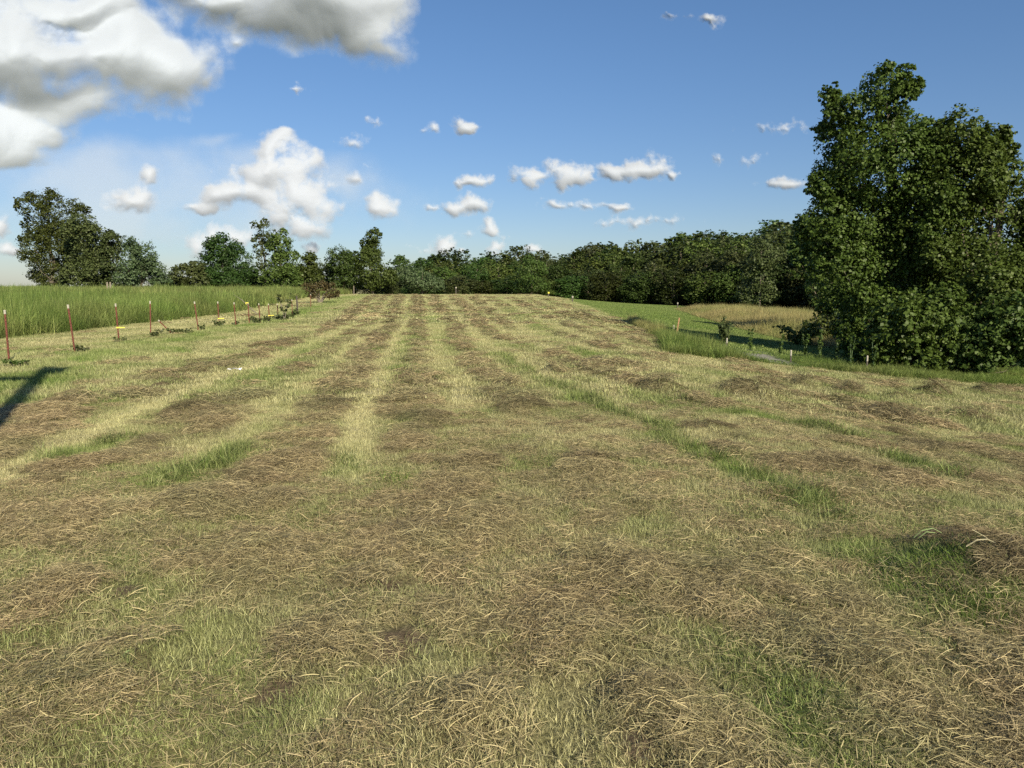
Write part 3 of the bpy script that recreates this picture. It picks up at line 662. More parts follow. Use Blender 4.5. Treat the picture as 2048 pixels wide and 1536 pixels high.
# verge and golden grass
x, y = pts_grid(9, 42, .14, lambda y: 3, xr); mk = masks(x, y)
ok = mk['verge'] & (dist(x, y, GRAVEL) > .75 + .25 * rng.random(len(x))); x, y = x[ok], y[ok]; n = len(x)
left = 1 - sst(x, 5, 9)
s = s3(n, .8, 1.2); s[:, 2] *= (.38 + .47 * left) * (.25 + 1.4 * fbm(x * 1.1, y * 1.1, 15, 3)) * (.35 + .65 * sst(dist(x, y, GRAVEL), .8, 2.2))
far_v = sst(y, 24, 30)
scatter('verge_grass', 'verge_tuft', x, y, height(x, y), np.stack([rng.normal(0, .1, n), rng.normal(0, .1, n), rng.random(n) * 6.28], -1), s,
        np.stack([np.clip(.12 + .45 * far_v + .5 * (fbm(x * .7, y * .7, 19) - .5) + rng.normal(0, .08, n), 0, 1), .98 + rng.normal(0, .22, n), np.zeros(n)], -1), 'rough green verge grass along the right edge of the hay', 'grass')
x, y = pts_grid(24, 75, .36, lambda y: 8, xr); mk = masks(x, y); ok = mk['gold']; x, y = x[ok], y[ok]; n = len(x)
ed_ = dist(x, y, GOLD + [GOLD[0]]); s = s3(n, .8, 1.2); s[:, 2] *= (.45 + .7 * fbm(x * .6, y * .6, 16, 3)) * (.4 + .6 * sst(ed_, .1, 2.0))
scatter('golden_grass', 'tall_tuft', x, y, height(x, y), np.stack([rng.normal(0, .08, n), rng.normal(0, .08, n), rng.random(n) * 6.28], -1), s,
        np.stack([np.clip(.75 + 1.1 * (fbm(x * .25, y * .25, 23) - .5) + rng.normal(0, .12, n), 0, 1), 1.05 + rng.normal(0, .12, n), np.zeros(n)], -1), 'patch of tall golden brown grass before the dark wood', 'grass')

# ---------------------------------------------------------------- trees
def leaves(lobes, n_leaf, leaf, seed, clus=22, crad=.16, shell=.5, gap=0.0, up=.5, boughs=5):
    r = np.random.default_rng(seed)
    lobes = np.array(lobes, float)
    if boughs:
        ex = []
        for L in lobes:
            for q in range(boughs):
                d = r.normal(size=3); d[2] = d[2] * .8 + .25; d /= np.linalg.norm(d); f = r.uniform(.24, .42)
                ex.append(list(L[:3] + d * L[3:6] * (1.02 - f * .55)) + list(L[3:6] * f) + [2.2])
        lobes[:, 3:6] *= .92; lobes = np.vstack([lobes, ex])
    c = lobes[:, :3]; rad = lobes[:, 3:6]
    wgt = (rad[:, 0] * rad[:, 2] + rad[:, 0] * rad[:, 1] + rad[:, 1] * rad[:, 2])
    if lobes.shape[1] > 6: wgt = wgt * lobes[:, 6]
    nc = max(1, n_leaf // clus)
    li = r.choice(len(lobes), nc, p=wgt / wgt.sum())
    d = r.normal(size=(nc, 3)); d /= np.linalg.norm(d, axis=1, keepdims=True)
    f = shell + (1.06 - shell) * r.random(nc) ** .55
    cc = c[li] + d * rad[li] * f[:, None]
    if gap:
        keep = fbm(cc[:, 0] * .9 + cc[:, 1] * .7, cc[:, 2] * .9, seed, 3) > gap; cc, li, d = cc[keep], li[keep], d[keep]; nc = len(cc)
    lr = rad[li].mean(1) * crad * r.uniform(.6, 1.5, nc)
    k = clus
    off = r.normal(size=(nc, k, 3)); off *= (r.random((nc, k, 1)) ** .4) / np.linalg.norm(off, axis=2, keepdims=True)
    p = (cc[:, None, :] + off * lr[:, None, None] * np.array([1.15, 1.15, .8])).reshape(-1, 3)
    nrm = (d[:, None, :] * .55 + off * .5 + np.array([0, 0, up]) + r.normal(0, .55, (nc, k, 3))).reshape(-1, 3)
    nrm /= np.linalg.norm(nrm, axis=1, keepdims=True) + 1e-9
    a = r.normal(size=p.shape); a[:, 2] -= .6; a -= nrm * (a * nrm).sum(1, keepdims=True); a /= np.linalg.norm(a, axis=1, keepdims=True) + 1e-9
    b = np.cross(nrm, a); sz = leaf * r.uniform(.42, 1.42, len(p))[:, None]
    V = np.stack([p - a * sz * .5, p - a * sz * .05 + b * sz * .42 + nrm * sz * .10, p + a * sz * .58, p - a * sz * .05 - b * sz * .42 + nrm * sz * .10], 1).reshape(-1, 3)
    Fq = np.arange(len(p) * 4).reshape(-1, 4)
    rn = np.clip(np.repeat(r.beta(2, 2.4, nc), k) * .55 + r.random(len(p)) * .47, 0, 1)
    return V, Fq, rn
def crown(name, lobes, n_leaf, leaf, mat, seed, parent=None, **kw):
    V, Fq, rn = leaves(lobes, n_leaf, leaf, seed, **kw)
    o = obj(name, mesh_np(name, V, Fq, {'rnd': ('FACE', rn)}, mat)); o.parent = parent; return o
def trunk(name, h, r0, lobes, mat, seed, parent, nl=8, lean=0):
    r = random.Random(seed); b = MB(); pts = []; n = 7
    for i in range(n): pts.append((lean * (i / (n - 1)) * h + r.uniform(-.02, .02) * h * (i > 0), r.uniform(-.02, .02) * h * (i > 0), -.3 + (h + .3) * i / (n - 1)))
    b.tube(pts, [r0 * (1 - .85 * (i / (n - 1)) ** 1.1) * (1.3 if i == 0 else 1) for i in range(n)], 9)
    idx = list(range(len(lobes))); r.shuffle(idx)
    for k in range(nl):
        L = lobes[idx[k % len(idx)]]
        i0 = r.randint(1, n - 3); p0 = Vector(pts[i0])
        p1 = Vector(L[:3]) + Vector([r.uniform(-.6, .6) * L[3 + q] for q in range(3)])
        if p1.z < p0.z: p0 = Vector(pts[1])
        m_ = p0.lerp(p1, .5) + Vector((0, 0, -.04 * h))
        rr = r0 * .38 * (1 - i0 / n)
        b.tube([p0, m_, p1], [rr, rr * .6, rr * .15], 6, False)
        for q in range(3):
            s0 = m_.lerp(p1, r.random() * .7); e = s0 + Vector((r.uniform(-1, 1), r.uniform(-1, 1), r.uniform(.1, 1))).normalized() * h * r.uniform(.05, .11)
            b.tube([s0, s0.lerp(e, .5) + Vector((0, 0, .02 * h)), e], [rr * .3, rr * .2, rr * .06], 5, False)
    return b.build(name, mat, parent, smooth=True)
def px_lobes(lst, d, base, thick=1.0):
    """outline lobes measured in the photograph -> real ellipsoids round the tree's own axis"""
    o = []
    for i, L in enumerate(lst):
        px, py, rx, ry = L[:4]; u0, v0 = uv(px, py)
        X = u0 * d; Z = EYE + v0 * d; a = rx / F * d; c = ry / F * d
        yo = (((i * 37) % 11) / 11 - .5) * 1.2 * a * thick
        o.append((X - base[0], yo, Z - base[2], a, max(a, c * .7) * thick, c) + ((L[4],) if len(L) > 4 else (1.0,)))
    return o
def photo_tree(name, lst, d, bx, label, mat, n_leaf, leaf, seed, cat='tree', r0=.2, group=None, nl=8, thick=1.0, **kw):
    X = uv(bx, 600)[0] * d; Z = float(g0(X, d)); root = empty(name, (X, d, Z))
    lob = px_lobes(lst, d, (X, d, Z), thick)
    top = max(l[2] + l[5] for l in lob)
    trunk('trunk', top * .9, r0, lob, M_bark, seed, root, nl)
    crown('crown', lob, n_leaf, leaf, mat, seed, root, **kw)
    tag(root, label, cat, group); return root
# the big clump on the right
photo_tree('poplar_tree', [(1755, 188, 55, 46), (1700, 228, 56, 42), (1785, 218, 40, 55), (1840, 380, 50, 50), (1795, 280, 50, 62), (1690, 275, 50, 50), (1755, 330, 95, 85), (1668, 385, 50, 45), (1690, 350, 55, 60),
            (1650, 450, 58, 50), (1735, 450, 90, 80), (1830, 420, 80, 100), (1690, 540, 70, 75), (1780, 560, 100, 100), (1730, 640, 70, 75), (1665, 500, 55, 50), (1620, 440, 26, 22), (1655, 190, 22, 22)],
           25.5, 1775, 'tall leafy poplar with the highest top, left side of the right hand clump', M_leafA, 150000, .088, 11, r0=.24, nl=14, clus=18, crad=.20, shell=.35)
photo_tree('broadleaf_tree', [(1905, 268, 45, 46), (1960, 300, 50, 52), (1870, 290, 35, 50), (1990, 350, 40, 60), (1910, 360, 80, 85), (1990, 440, 80, 90), (2060, 430, 55, 75), (2110, 480, 80, 100), (1880, 480, 90, 90), (1960, 560, 100, 90), (2070, 600, 90, 100), (2180, 560, 80, 110)],
           24.0, 1985, 'broad dark green tree with rounded top at the right edge, beside the poplar', M_leafA, 130000, .088, 12, r0=.22, nl=12, clus=18, crad=.20, shell=.35)
photo_tree('leafy_shrub', [(1780, 650, 60, 55), (1850, 640, 80, 70), (1830, 690, 70, 40), (1740, 690, 40, 34), (1900, 690, 60, 40), (1765, 712, 44, 26), (1830, 716, 60, 26), (1900, 714, 55, 26)], 22.0, 1830, 'dense dark bushy shrub under the tall poplar', M_leafA, 30000, .10, 13, 'shrub', .07, nl=6, clus=16, crad=.2, shell=.3)
photo_tree('leafy_shrub', [(1990, 640, 60, 60), (1950, 680, 60, 45), (2020, 690, 45, 36), (2060, 660, 50, 60), (1960, 716, 55, 28), (2020, 716, 44, 28)], 21.3, 1990, 'bright green shrub at the foot of the clump by the right edge', M_leafE, 22000, .10, 14, 'shrub', .06, nl=6, clus=16, crad=.2, shell=.3)
photo_tree('understory_tree', [(1650, 560, 50, 60), (1680, 620, 50, 50), (1620, 520, 40, 50), (1640, 470, 30, 40)], 40, 1665, 'shaded tree standing behind the poplar on its left', M_leafB, 16000, .16, 15, r0=.14, shell=.3)
# trees beyond the frame whose shade falls into it
for i, (X, Y, h) in enumerate(((22, 24, 11), (27, 31, 12), (33, 38, 12), (24, 17, 10), (42, 48, 12))):
    Z = float(g0(X, Y)); r_ = empty('shade_tree', (X, Y, Z)); lb = [(0, 0, h * .62, h * .27, h * .27, h * .34, 1), (.1 * h, .1 * h, h * .3, h * .25, h * .25, h * .22, 1), (-.12 * h, 0, h * .45, h * .2, h * .22, h * .25, 1)]
    trunk('trunk', h * .85, .22, lb, M_bark, 300 + i, r_, 6); crown('crown', lb, 14000, .2, M_leafB, 310 + i, r_, shell=.3)
    tag(r_, 'dark broadleaf tree beyond the right edge of the view', 'tree', 'trees beyond the right edge')

D1 = 95
LT = [('oak_tree', [(62, 412, 20, 26), (75, 400, 18, 18), (102, 395, 19, 20), (108, 430, 22, 34), (148, 418, 28, 20), (62, 455, 22, 24), (75, 500, 32, 36), (120, 480, 40, 44), (90, 545, 45, 34), (150, 470, 34, 40), (170, 540, 45, 36), (56, 480, 14, 14)], 95, 110, 'tall dark oak with two ragged upper limbs, leftmost tree', M_leafB, 42000, .17, .3),
      ('broadleaf_tree', [(178, 460, 34, 34), (195, 490, 28, 44), (165, 500, 36, 44), (190, 545, 36, 32), (150, 550, 34, 28)], 91, 180, 'olive brown rounded tree leaning against the leftmost oak', M_leafC, 18000, .2, .2),
      ('broadleaf_tree', [(232, 486, 22, 24), (228, 520, 26, 32), (235, 555, 34, 24)], 90, 232, 'small dull green tree between the olive tree and the pale one', M_leafC, 10000, .2, .15),
      ('silver_tree', [(268, 496, 18, 26), (290, 510, 26, 30), (300, 545, 34, 30), (265, 545, 30, 32), (322, 565, 20, 12)], 88, 285, 'pale silvery green tree right of the left tree group', M_leafD, 13000, .18, .13),
      ('small_tree', [(372, 548, 24, 20), (392, 535, 18, 14), (360, 566, 22, 14), (405, 560, 20, 16)], 96, 378, 'low yellowish green tree in the gap left of the round tree', M_leafC, 8000, .2, .12),
      ('round_tree', [(452, 500, 34, 30), (440, 535, 44, 38), (475, 530, 34, 40), (455, 560, 50, 22), (420, 530, 22, 24)], 100, 455, 'rounded dark green tree left of the tall airy tree', M_leafB, 20000, .2, .2),
      ('airy_tree', [(528, 452, 20, 16), (538, 474, 20, 22), (518, 490, 18, 26), (535, 520, 26, 26)], 104, 532, 'tall airy tree with thin see-through top', M_leafC, 4800, .2, .16),
      ('broadleaf_tree', [(566, 488, 24, 30), (570, 525, 30, 34), (545, 550, 34, 28), (585, 555, 24, 26)], 102, 566, 'dense dark tree touching the right side of the airy tree', M_leafB, 15000, .2, .2),
      ('conical_tree', [(622, 530, 20, 26), (624, 558, 26, 26)], 104, 622, 'small dark cone shaped tree behind the rusty bush', M_leafB, 8000, .2, .14),
      ('broadleaf_tree', [(680, 520, 26, 28), (700, 530, 24, 30), (690, 558, 40, 24)], 108, 690, 'dark tree left of the tall narrow one', M_leafB, 13000, .2, .18),
      ('narrow_tree', [(748, 474, 16, 17), (732, 490, 12, 14), (745, 505, 20, 30), (742, 540, 30, 40), (765, 555, 26, 24)], 108, 745, 'tall narrow tree with a knobbly top rising above the tree line', M_leafB, 17000, .2, .2),
      ('broadleaf_tree', [(492, 555, 26, 24), (510, 565, 24, 16)], 106, 500, 'low dark tree filling the gap under the airy tree', M_leafB, 7000, .2, .12),
      ('broadleaf_tree', [(655, 550, 18, 24), (600, 555, 18, 22)], 112, 640, 'low dark tree between the cone shaped tree and its neighbour', M_leafB, 7000, .2, .12)]
for k, (nm, lb, d, bx, lab, mt, nf, lf, r0) in enumerate(LT):
    photo_tree(nm, lb, d, bx, lab, mt, int(nf * 1.5), lf * .95, 40 + k, r0=r0, clus=14, crad=.22, shell=.4, nl=9, gap=.36 if nm == 'airy_tree' else (.14 if nm == 'oak_tree' else .1))
# the wood: tree prototypes copied along the far side
def wood_proto(k, mat):
    r = np.random.default_rng(500 + k); h = 1.0; lb = [(0, 0, .62, .26, .26, .3, 1), (0, 0, .32, .3, .3, .3, 1)]
    for q in range(7):
        a = q * 2.4 + r.random(); z = .3 + .09 * q; rr = .17 * (1.15 - abs(z - .5))
        lb.append((math.cos(a) * .17, math.sin(a) * .17, z, rr, rr, rr * .95, 1))
    lb.append((r.uniform(-.06, .06), 0, .86, .12, .12, .13, 1))
    lb = [tuple(9 * v for v in l[:6]) + (1,) for l in lb]
    root = empty('wood_tree', (0, 0, 0))
    trunk('trunk', 8.0, .17, lb, M_bark, 600 + k, root, 6)
    crown('crown', lb, 11000, .22, mat, 620 + k, root, clus=14, crad=.25, shell=.45, gap=.15, boughs=3)
    tag(root, 'broadleaf tree in the dense dark wood behind the field', 'tree', 'trees of the wood behind the field')
    return root
WP = [wood_proto(k, m_) for k, m_ in enumerate((M_leafB, M_leafB, M_leafC, M_leafB, M_leafD, M_leafB, M_leafC))]
top_prof = [(780, 528), (850, 515), (900, 514), (950, 520), (1000, 510), (1050, 500), (1100, 507), (1150, 500), (1200, 495), (1250, 492), (1300, 487), (1350, 482), (1400, 472), (1450, 468), (1500, 460), (1550, 455), (1600, 450), (1700, 445), (2300, 430)]
TPX = [p[0] for p in top_prof]; TPY = [p[1] for p in top_prof]
used = set(); rw = random.Random(77); nwood = 0
KIND = ['dark green', 'deep green', 'olive green', 'dull green', 'pale green', 'blackish green', 'brownish olive']
ROWN = {0: 'low {} tree along the front edge of the wood', 1: 'mid height {} tree just behind the front edge of the wood', 2: '{} tree in the middle depth of the wood', 3: '{} tree high up at the back of the wood', 4: '{} tree topping the skyline of the wood', 5: 'low {} tree filling the gaps behind the left trees'}
def place_wood(px, d, top_y, s_min=.4, row=5):
    global nwood
    u0, v0 = uv(px, top_y); X = u0 * d; Z = float(g0(X, d)); top = EYE + v0 * d - Z
    if top < 1.2: return
    k = rw.randrange(len(WP)) if rw.random() > .25 else rw.choice((0, 1, 3, 5))
    if k == 4 and rw.random() > .35: k = 3
    o = WP[k] if k not in used else copy_tree(WP[k]); used.add(k)
    w = max(top / 9 * rw.uniform(1.15, 1.7), 1.0 if px > 800 else .6)
    part_ = 'left part' if px < 1000 else ('middle part' if px < 1330 else 'poplar end')
    tag(o, ROWN[row].format(KIND[k]) + (', ' + part_ if row < 5 else ''), 'tree', 'trees of the wood behind the field')
    o.location = (X, d, Z - .1); o.scale = (w, w, top / 8.35); o.rotation_euler = (0, 0, rw.random() * 6.28); nwood += 1
def front(px): return float(np.interp(px, [780, 1000, 1300, 1700, 2300], [118, 122, 108, 84, 66]))
for row, (dd, step, fac) in enumerate(((0, 58, .55), (5, 54, .76), (12, 50, .9), (22, 44, 1.0), (34, 42, 1.0))):
    px = 772 + row * 9
    while px < 1760 + (200 if row < 3 else 0):
        d = front(px) + dd + rw.uniform(-2, 2)
        ty = float(np.interp(px, TPX, TPY)); base = 600
        h_ = base - (base - ty) * (fac + rw.uniform(-.14, .10))
        place_wood(px, d, h_ if row < 3 else ty + rw.choice((-9, -3, 0, 4, 9, 16)) + rw.uniform(-3, 3), row=row)
        px += step * rw.uniform(.75, 1.25) * (120 / d) ** .6
for px in range(345, 800, 26): place_wood(px + rw.uniform(-8, 8), 114 + rw.uniform(-3, 3), rw.uniform(546, 560))
for k in range(len(WP)):
    if k not in used: place_wood(900 + 60 * k, 135, 520, row=3)
photo_tree('yellow_green_tree', [(1062, 545, 28, 28), (1075, 570, 24, 16), (1050, 572, 22, 14)], 113, 1063, 'yellowish green rounded tree at the front of the wood', M_leafE, 8000, .2, 90, clus=12, crad=.25, r0=.12)
photo_tree('yellow_green_tree', [(1520, 510, 34, 34), (1515, 550, 34, 34), (1518, 588, 40, 26)], 88, 1518, 'lighter green tree in the shaded wood near the poplar', M_leafC, 9000, .2, 91, clus=12, crad=.25, r0=.12)
photo_tree('pale_tree', [(838, 555, 28, 24), (865, 565, 22, 18), (825, 570, 20, 14)], 112, 845, 'paler green tree at the front left end of the wood', M_leafD, 8000, .2, 92, clus=12, crad=.25, r0=.12)
for k, (px, py) in enumerate(((1215, 655), (1000, 600))): pass

# ---------------------------------------------------------------- fence posts, stakes and small things
M_rust = simple('rusty red steel', (.13, .040, .026), .75, .0, .45, 30, .2); M_white = simple('white paint', (.36, .34, .28), .7, 0, .2, 40)
M_wood = simple('weathered wood', (.22, .19, .15), .9, 0, .4, 25, .4); M_yel = simple('yellow plastic', (.75, .66, .10), .5, 0, .1, 30); M_lath = simple('orange lath', (.30, .17, .09), .8, 0, .3, 30)
M_dgrey = simple('dark wood', (.07, .06, .05), .9, 0, .3, 25); M_met = simple('grey steel', (.3, .3, .3), .5, .6, .2, 10)
M_paper = simple('paper', (.8, .8, .8), .8, 0, .1, 20); M_twig = simple('grey twig', (.16, .14, .11), .95, 0, .3, 30)
M_g1 = simple('pale green blade', (.22, .30, .12), .5, 0, .15, 20); M_g2 = simple('dry pale blade', (.36, .33, .20), .6, 0, .15, 20); M_g3 = simple('dark green blade', (.07, .12, .04), .5, 0, .2, 20)
def tpost(pt, pb, label, rusty=True, tab=0, flag=False, wood=False):
    """steel T-post from base pixel pb to top pixel pt"""
    X, Y = at(*pb); Z = float(height(np.array([X]), np.array([Y]))[0]) - .01
    ub, vb = uv(*pb); u0, v0 = uv(*pt); 
    top = EYE + v0 * Y; tx = u0 * Y
    L = math.hypot(top - Z, tx - X); lean = math.atan2(tx - X, top - Z)
    root = empty('fence_post', (X, Y, Z)); root.rotation_euler = (random.Random(int(pb[0])).uniform(-.04, .04), lean, 0)
    mat = M_dgrey if wood else M_rust
    b = MB(); w = .038 if not wood else .09; w = max(w, .038)
    if wood: b.tube([(0, 0, -.3), (0, 0, L * .5), (0, 0, L)], [w / 2, w / 2, w / 2.3], 8)
    else:
        b.prism([(-w / 2, -.004), (w / 2, -.004), (w / 2, .004), (.004, .004), (.004, w * .9), (-.004, w * .9), (-.004, .004), (-w / 2, .004)][::1], -.3, L * .93)
        for q in range(14): b.box((0, -.009, L * (.12 + q * .055)), (.014, .011, .012))
    b.build('shaft', mat, root)
    if not wood:
        b = MB(); b.prism([(-w / 2 - .002, -.007), (w / 2 + .002, -.007), (w / 2 + .002, .006), (.006, .006), (.006, w * .95), (-.006, w * .95), (-.006, .006), (-w / 2 - .002, .006)], L * .93 - .01, L)
        b.build('painted_tip', M_white, root)
    if tab:
        u1, v1 = uv(pb[0], tab); zz = EYE + v1 * Y - Z
        b = MB(); b.box((w / 2 + .10, -.012, zz), (.18, .010, .028)); b.box((0, -.016, zz), (.05, .02, .04)); b.build('insulator', M_yel, root)
    if flag:
        b = MB(); b.box((-.04, -.012, L - .02), (.12, .008, .035)); b.box((-.08, -.014, L - .05), (.02, .006, .06)); b.build('ribbon', M_yel, root)
    tag(root, label, 'post', 'fence posts along the uncut grass')
tpost((7.5, 620), (18, 722), 'nearest red steel fence post, at the left edge')
tpost((137, 609), (150, 706), 'second red steel fence post from the left edge, leaning, above its weeds')
tpost((232, 607), (238, 683), 'rusty fence post with a yellow insulator at half height, nearest one so fitted', tab=655)
tpost((300, 602), (301.5, 670), 'upright rusty fence post standing just left of the fallen leaning one')
tpost((317, 640), (345, 668), 'short fence post tilted far over to the left')
tpost((388, 603), (397, 662), 'slightly tilted fence post between the fallen one and the yellow tab')
tpost((435, 603), (438.5, 652), 'far fence post with a yellow insulator and dark weeds at its foot', tab=637)
tpost((468.5, 604.6), (472, 652), 'thin fence post just right of the far yellow insulator')
tpost((496, 604.6), (498.6, 648), 'fence post with yellow ribbon tied on its top', flag=True)
tpost((518, 606.6), (520.5, 646), 'thin fence post with a bare branch leaning on it')
tpost((536.6, 607.3), (539, 643), 'thin fence post second left of the leafy sapling', tab=631)
tpost((554.7, 607.3), (556.4, 638), 'thin fence post right beside the leafy sapling')
tpost((583.7, 599), (584.8, 631), 'thin fence post just left of the dark wooden post')
tpost((593.6, 592), (595.7, 629), 'thick dark wooden fence post near the rusty bush', wood=True)
tpost((621, 588), (621.7, 615), 'farthest thin fence post in front of the rusty bush')
def plant(name, px, py, h, label, mat, n=500, leaf=.05, wd=.5, seed=0, cat='plant', stems=5, flat=1.0, base=.1):
    X, Y = at(px, py); Z = float(height(np.array([X]), np.array([Y]))[0]); r = random.Random(seed); root = empty(name, (X, Y, Z))
    b = MB(); lob = []
    for s_ in range(stems):
        a = r.random() * 6.28; e = Vector((math.cos(a) * wd * r.uniform(.3, 1), math.sin(a) * wd * r.uniform(.3, 1), h * r.uniform(.6, 1)))
        m_ = Vector((e.x * .35, e.y * .35, e.z * .5)); b.tube([(0, 0, -.03), m_, e], [.012 * h + .003, .008 * h + .002, .003], 5, False)
        for q in (-.6, -.1, .4, .9): p = m_.lerp(e, q) if q > 0 else Vector((0, 0, 0)).lerp(m_, 1 + q); lob.append((p.x, p.y, max(p.z, base), wd * .28, wd * .28, h * .16 * flat, 1))
    b.build('stems', M_g3 if name == 'weed_stalk' else M_twig, root); crown('foliage', lob, n, leaf, mat, seed, root, clus=6, crad=.7, shell=.2)
    tag(root, label, cat); return root
plant('weed_clump', 30, 735, 0.17, 'green weeds round the nearest red fence post', M_leafE, 351, 0.040, 0.30, 1)
plant('weed_clump', 165, 706, 0.23, 'dry and green weeds beside the second red fence post', M_leafC, 195, 0.040, 0.27, 2)
plant('weed_clump', 243, 686, 0.18, 'sprawling weeds at the foot of the post with the near yellow insulator', M_leafC, 136, 0.040, 0.36, 3)
plant('weed_clump', 308, 674, 0.21, 'low weeds at the foot of the upright post left of the tilted one', M_leafC, 351, 0.048, 0.36, 4)
plant('weed_clump', 362, 668, 0.18, 'dark low weeds beside the tilted fence post', M_leafC, 468, 0.056, 0.54, 5)
plant('weed_clump', 403, 662, 0.27, 'thin weeds right of the slightly tilted fence post', M_leafC, 101, 0.056, 0.24, 6)
plant('weed_clump', 440, 653, 0.30, 'dark weeds at the foot of the far post with the yellow insulator', M_leafC, 351, 0.064, 0.30, 7)
plant('weed_clump', 470, 652, 0.18, 'small weeds at the thin post right of the yellow insulator', M_leafC, 117, 0.064, 0.24, 8)
plant('weed_clump', 516, 647, 0.30, 'wide weeds round the post with the bare branch', M_leafC, 312, 0.072, 0.48, 9)
plant('weed_clump', 538, 644, 0.24, 'small weeds at the post left of the sapling', M_leafC, 136, 0.072, 0.24, 10)
plant('sapling', 569, 640, 1.25, 'leafy green sapling growing among the fence posts', M_leafC, 273, .10, .3, 11, 'sapling')
plant('weed_clump', 565, 639, 0.21, 'dark weeds at the foot of the leafy sapling', M_leafC, 273, 0.080, 0.54, 12)
plant('weed_clump', 590, 632, 0.33, 'dark weeds at the foot of the thick wooden post', M_leafC, 312, 0.080, 0.42, 13)
X, Y = at(520.5, 646); Z = float(g0(X, Y)); b = MB(); b.tube([(X - .1, Y, Z + .35), (X - .8, Y + .2, Z + .95), (X - 1.1, Y + .2, Z + 1.15)], [.02, .015, .006], 5); tag(b.build('bare_branch', M_twig), 'bare branch leaning on a far fence post', 'branch')
# rusty bush
X, Y = at(640, 606); Z = float(g0(X, Y)); d = Y
root = empty('rusty_bush', (X, Y, Z)); lob = px_lobes([(622, 578, 16, 12), (640, 572, 16, 10), (660, 576, 14, 11), (630, 588, 14, 8), (655, 590, 12, 7), (672, 588, 8, 7)], d, (X, Y, Z))
bm_ = MB(); rr_ = random.Random(4)
for L in lob * 2:
    e = Vector(L[:3]) + Vector([rr_.uniform(-.5, .5) * L[3 + q] for q in range(3)]); bm_.tube([(rr_.uniform(-.05, .05), 0, -.1), (e.x * .3, e.y * .3, e.z * .55), e], [.06, .035, .01], 6, False)
bm_.build('branches', M_twig, root); crown('foliage', lob, 3600, .11, M_leafR, 71, root, clus=6, crad=.5, shell=.2); tag(root, 'reddish brown half bare bush at the end of the fence', 'bush')
# scrub by the verge
plant('verge_shrub', 1448, 690, 1.0, 'rounded grey green shrub standing in the verge grass', M_leafC, 1500, .07, .4, 21, 'shrub', 7)
for k, (px, py, h, lab) in enumerate(((1690, 672, 1.5, 'bright green weedy shrub left of the big clump in the shade'), (1655, 690, 1.2, 'shaded weedy shrub at the right end of the golden grass'), (1600, 690, .9, 'low dark shrub where the shade meets the golden grass'), (1715, 690, 1.6, 'dark shrub under the left side of the poplar'))):
    plant('scrub', px, py, h, lab, M_leafE if k == 0 else M_leafB, 2600, .11, 1.1, 30 + k, 'shrub', 8)
for k, (px, py, h, lab) in enumerate(((1640, 724, .95, 'tall leafy weed stalk in the verge left of the white capped stake'), (1700, 735, 1.0, 'tall leafy weed stalk nearest to the poplar foot'), (1560, 712, .8, 'tall seeding weed behind the gravel patch'), (1500, 702, .8, 'tall seeding weed left of the gravel patch'),
                                      (1610, 716, .85, 'feathery weed stalk right of the gravel patch'), (1670, 728, .9, 'thin weed stalk between two taller ones in the verge'), (1745, 745, .9, 'weed stalk just right of the rightmost white capped stake'))):
    plant('weed_stalk', px, py, h, lab, M_leafE, 260, .06, .12, 50 + k, 'weed', 3)
def stake(px, top, base, label, mat=M_dgrey, cap=M_white, w=.035, capl=.16):
    X, Y = at(px, base); Z = float(height(np.array([X]), np.array([Y]))[0]); L = EYE + uv(px, top)[1] * Y - Z
    w = w * max(1, Y / 30)
    root = empty('marker_stake', (X, Y, Z)); MB().box((0, 0, L / 2 - .15), (w, w, L - .3 + .3)).build('shaft', mat, root)
    if cap: MB().tube([(0, 0, L - capl), (0, 0, L - .02), (0, 0, L)], [w * .75, w * .75, w * .5], 8).build('cap', cap, root)
    tag(root, label, 'stake', 'white topped marker stakes'); return root
stake(1347, 650, 672, 'white topped stake standing beside the orange lath')
stake(1453, 676, 700, 'white capped stake in the left part of the verge grass')
stake(1581, 700, 726, 'white capped stake right of the gravel patch')
stake(1733, 711, 742, 'white capped stake below the poplar, nearest of the row')
stake(1355, 605, 616, 'white topped stake at the left end of the golden grass')
stake(1145, 592, 604, 'white topped stake on the far right corner of the hay', w=.05)
stake(1097, 584, 594, 'yellowish topped stake where the wood meets the hay crest', cap=M_yel, w=.05)
stake(912, 574, 589, 'tiny white topped stake at the middle of the far crest', w=.04)
X, Y = at(1349, 672); Z = float(g0(X, Y)); b = MB(); b.box((0, 0, .3), (.05, .02, .85)); o = b.build('wooden_lath', M_lath, None, (X + .06, Y - .05, Z)); o.rotation_euler = (0, .14, 0); tag(o, 'orange brown wooden lath tilted beside a white topped stake', 'stake')
for px, lab in ((215, 'left one of two short grey stumps in front of the left trees'), (221, 'right one of two short grey stumps in front of the left trees')):
    d = 70; X = uv(px, 580)[0] * d; Z = float(g0(X, d)); b = MB(); b.tube([(0, 0, -.2), (0, 0, .9), (.02, 0, 1.32)], [.09, .085, .07], 8); o = b.build('wooden_post', M_wood, None, (X, d, Z)); tag(o, lab, 'post')
for px, py, lab in ((708, 583, 'small fence post beyond the crest left of the golden tuft'),):
    X, Y = at(px, 590); b = MB(); b.tube([(0, 0, -.2), (0, 0, 1.1)], [.05, .045], 7); o = b.build('wooden_post', M_wood, None, (X, Y, float(g0(X, Y)))); tag(o, lab, 'post')
